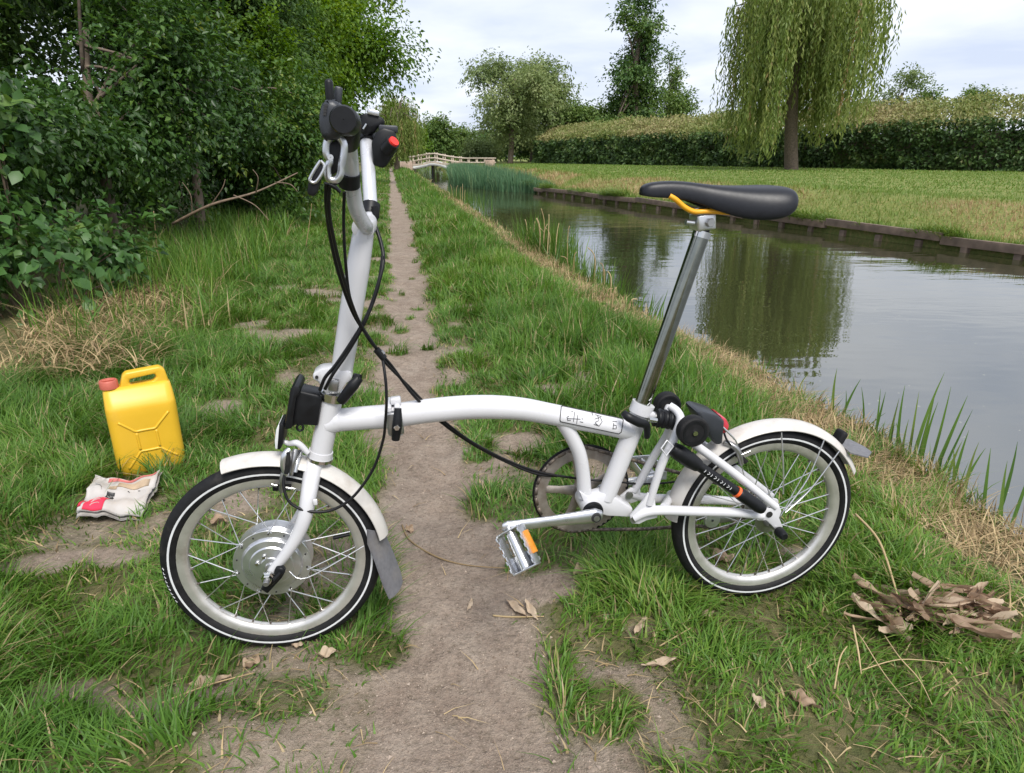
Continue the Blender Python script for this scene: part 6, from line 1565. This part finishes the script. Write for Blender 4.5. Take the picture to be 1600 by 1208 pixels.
# chain
def chain(pts, name='chain_link'):
    Q = spline(pts, 12); L = [0]
    for i in range(1, len(Q)): L.append(L[-1] + (Q[i] - Q[i - 1]).length)
    n = int(L[-1] / .0127); out = []
    for k in range(n + 1):
        s = k * .0127; i = max(1, min(len(Q) - 1, int(np.searchsorted(L, s)))); f = (s - L[i - 1]) / max(1e-6, L[i] - L[i - 1]); out.append(Q[i - 1].lerp(Q[i], f))
    mb = MB()
    for k in range(len(out) - 1):
        a, b = out[k], out[k + 1]; w = .0022 if k % 2 else .0034
        V, F = tube([a - (b - a) * .2, b + (b - a) * .2], [.0042, .0042], 6, 1); mb.add([(v[0], a.y + (v[1] - a.y) * (w / .0042), v[2]) for v in V], F)
    return mb.build('chain', M['dirtymetal'], bike)
rs = HR + Vector((0, CRV - .012, 0)); R0, R1 = .1005, .0318
cp = []
for a in np.linspace(math.radians(80), math.radians(280), 22): cp.append(cc + Vector((R0 * math.cos(a), 0, R0 * math.sin(a))))
up0 = cc + Vector((R0 * math.cos(math.radians(80)), 0, R0 * math.sin(math.radians(80))))
chain([rs + Vector((R1 * .1, 0, R1)), up0.lerp(rs + Vector((0, 0, R1)), .5), *cp, cc.lerp(rs, .35) + Vector((0, 0, -.083)), q(1085, 822, CRV), q(1130, 826, CRV - .006), rs + Vector((-.03, 0, -.03)), rs + Vector((R1, 0, -.005)), rs + Vector((R1 * .1, 0, R1))])
tn = T_('chain_tensioner', [q(1090, 805, CRV), q(1125, 810, CRV), q(1170, 806, CRV)], [.008, .012, .008], 'steel', None, 12, 4, flat=.5)
c = q(1112, 812, CRV - .01); V, F = lathe_y([(.003, -.005), (.018, -.005), (.019, 0), (.018, .005), (.003, .005)], 22, center=c); B('tensioner_wheel', V, F, 'alloy', tn)
# left crank, nearest the camera
ca, cbk = Vector((bb.x, -.052, bb.z)), q(793, 823, -.072)
crank = T_('crank_arm', [ca + (ca - cbk) * .08, ca, ca.lerp(cbk, .1), ca.lerp(cbk, .5), ca.lerp(cbk, .92), cbk, cbk + (cbk - ca) * .06], [.009, .0165, .0155, .0115, .0115, .0125, .007], 'alloy', None, 18, 5, flat=.55); crank['label'] = 'silver crank arm towards the viewer'
V, F = lathe_y([(.0005, -.004), (.0095, -.004), (.0105, -.002), (.0105, .006), (.0005, .006)], 22, center=ca + Vector((0, -.008, 0))); B('crank_bolt_ring', V, F, 'ink', crank)
V, F = lathe_y([(.0005, -.0055), (.006, -.0055), (.006, .004), (.0005, .004)], 16, center=ca + Vector((0, -.008, 0))); B('crank_bolt', V, F, 'steel', crank)
fa = 2 * cc - Vector((cbk.x, CRV, cbk.z)); fa.y = .075; fb = Vector((bb.x, .06, bb.z))
fc = T_('crank_arm', [fb, fb.lerp(fa, .5), fa], [.014, .011, .012], 'alloy', None, 14, 4, flat=.55)
# pedal: cage of two plates with amber reflectors, hanging below the crank end
pv = cbk
pd = empty('pedal'); pd.parent = bike; pd['label'] = 'silver cage pedal with amber reflectors'
pz = (q(823, 888, -.125) - pv).normalized()                # the folded pedal hangs down from the crank end
px_ = Vector((.80, -.58, .12)); px_ = (px_ - pz * px_.dot(pz)).normalized(); py_ = pz.cross(px_)
RP = Matrix((px_, py_, pz)).transposed()
def pbox(name, size, off, mat, bevel=.0015): return bev_box(name, size, M[mat], pd, bevel, tuple(pv + RP @ Vector(off)), RP)
T_('pedal_spindle', [pv - pz * .004, pv + pz * .085], [.0075, .0065], 'steel', pd, 14, 1)
T_('pedal_body', [pv + pz * .015, pv + pz * .06, pv + pz * .085], [.010, .011, .012], 'alloy', pd, 16, 2)
for sx in (-1, 1):
    pbox('cage_plate', (.003, .026, .078), (sx * .026, 0, .048), 'alloy')
    for k in range(5):
        for sy in (-1, 1): pbox('cage_tooth', (.0032, .006, .008), (sx * .026, sy * .0145, .016 + k * .016), 'alloy', .001)
    pbox('reflector', (.007, .012, .046), (sx * .0305, -.003, .045), 'orange', .001)
pbox('end_plate', (.055, .026, .0035), (0, 0, .0885), 'alloy'); pbox('end_plate', (.055, .022, .0035), (0, 0, .0085), 'alloy')
pbox('face_plate', (.05, .003, .03), (0, -.013, .072), 'alloy')
V, F = lathe_y([(.0005, -.0012), (.0072, -.0012), (.0072, .002), (.0005, .002)], 16)
fh = B('end_hole', [tuple(pv + RP @ (Vector(v) + Vector((0, -.0146, .071)))) for v in V], F, 'ink', pd)  # dark disc painted for the shade in the plate's hole
# far pedal
pv2 = fa; pd2 = empty('pedal'); pd2.parent = bike; pd2['label'] = 'far side pedal behind the rear frame'
T_('pedal_spindle', [pv2 + Vector((0, -.006, 0)), pv2 + Vector((0, .095, 0))], [.0075, .0065], 'steel', pd2, 12, 1)
for sx in (-1, 1): bev_box('cage_plate', (.003, .085, .022), M['alloy'], pd2, .001, tuple(pv2 + Vector((sx * .028, .055, 0))))
bev_box('end_plate', (.058, .0035, .022), M['alloy'], pd2, .001, tuple(pv2 + Vector((0, .1, 0)))); bev_box('end_plate', (.058, .0035, .022), M['alloy'], pd2, .001, tuple(pv2 + Vector((0, .014, 0))))
bpy.context.view_layer.update()
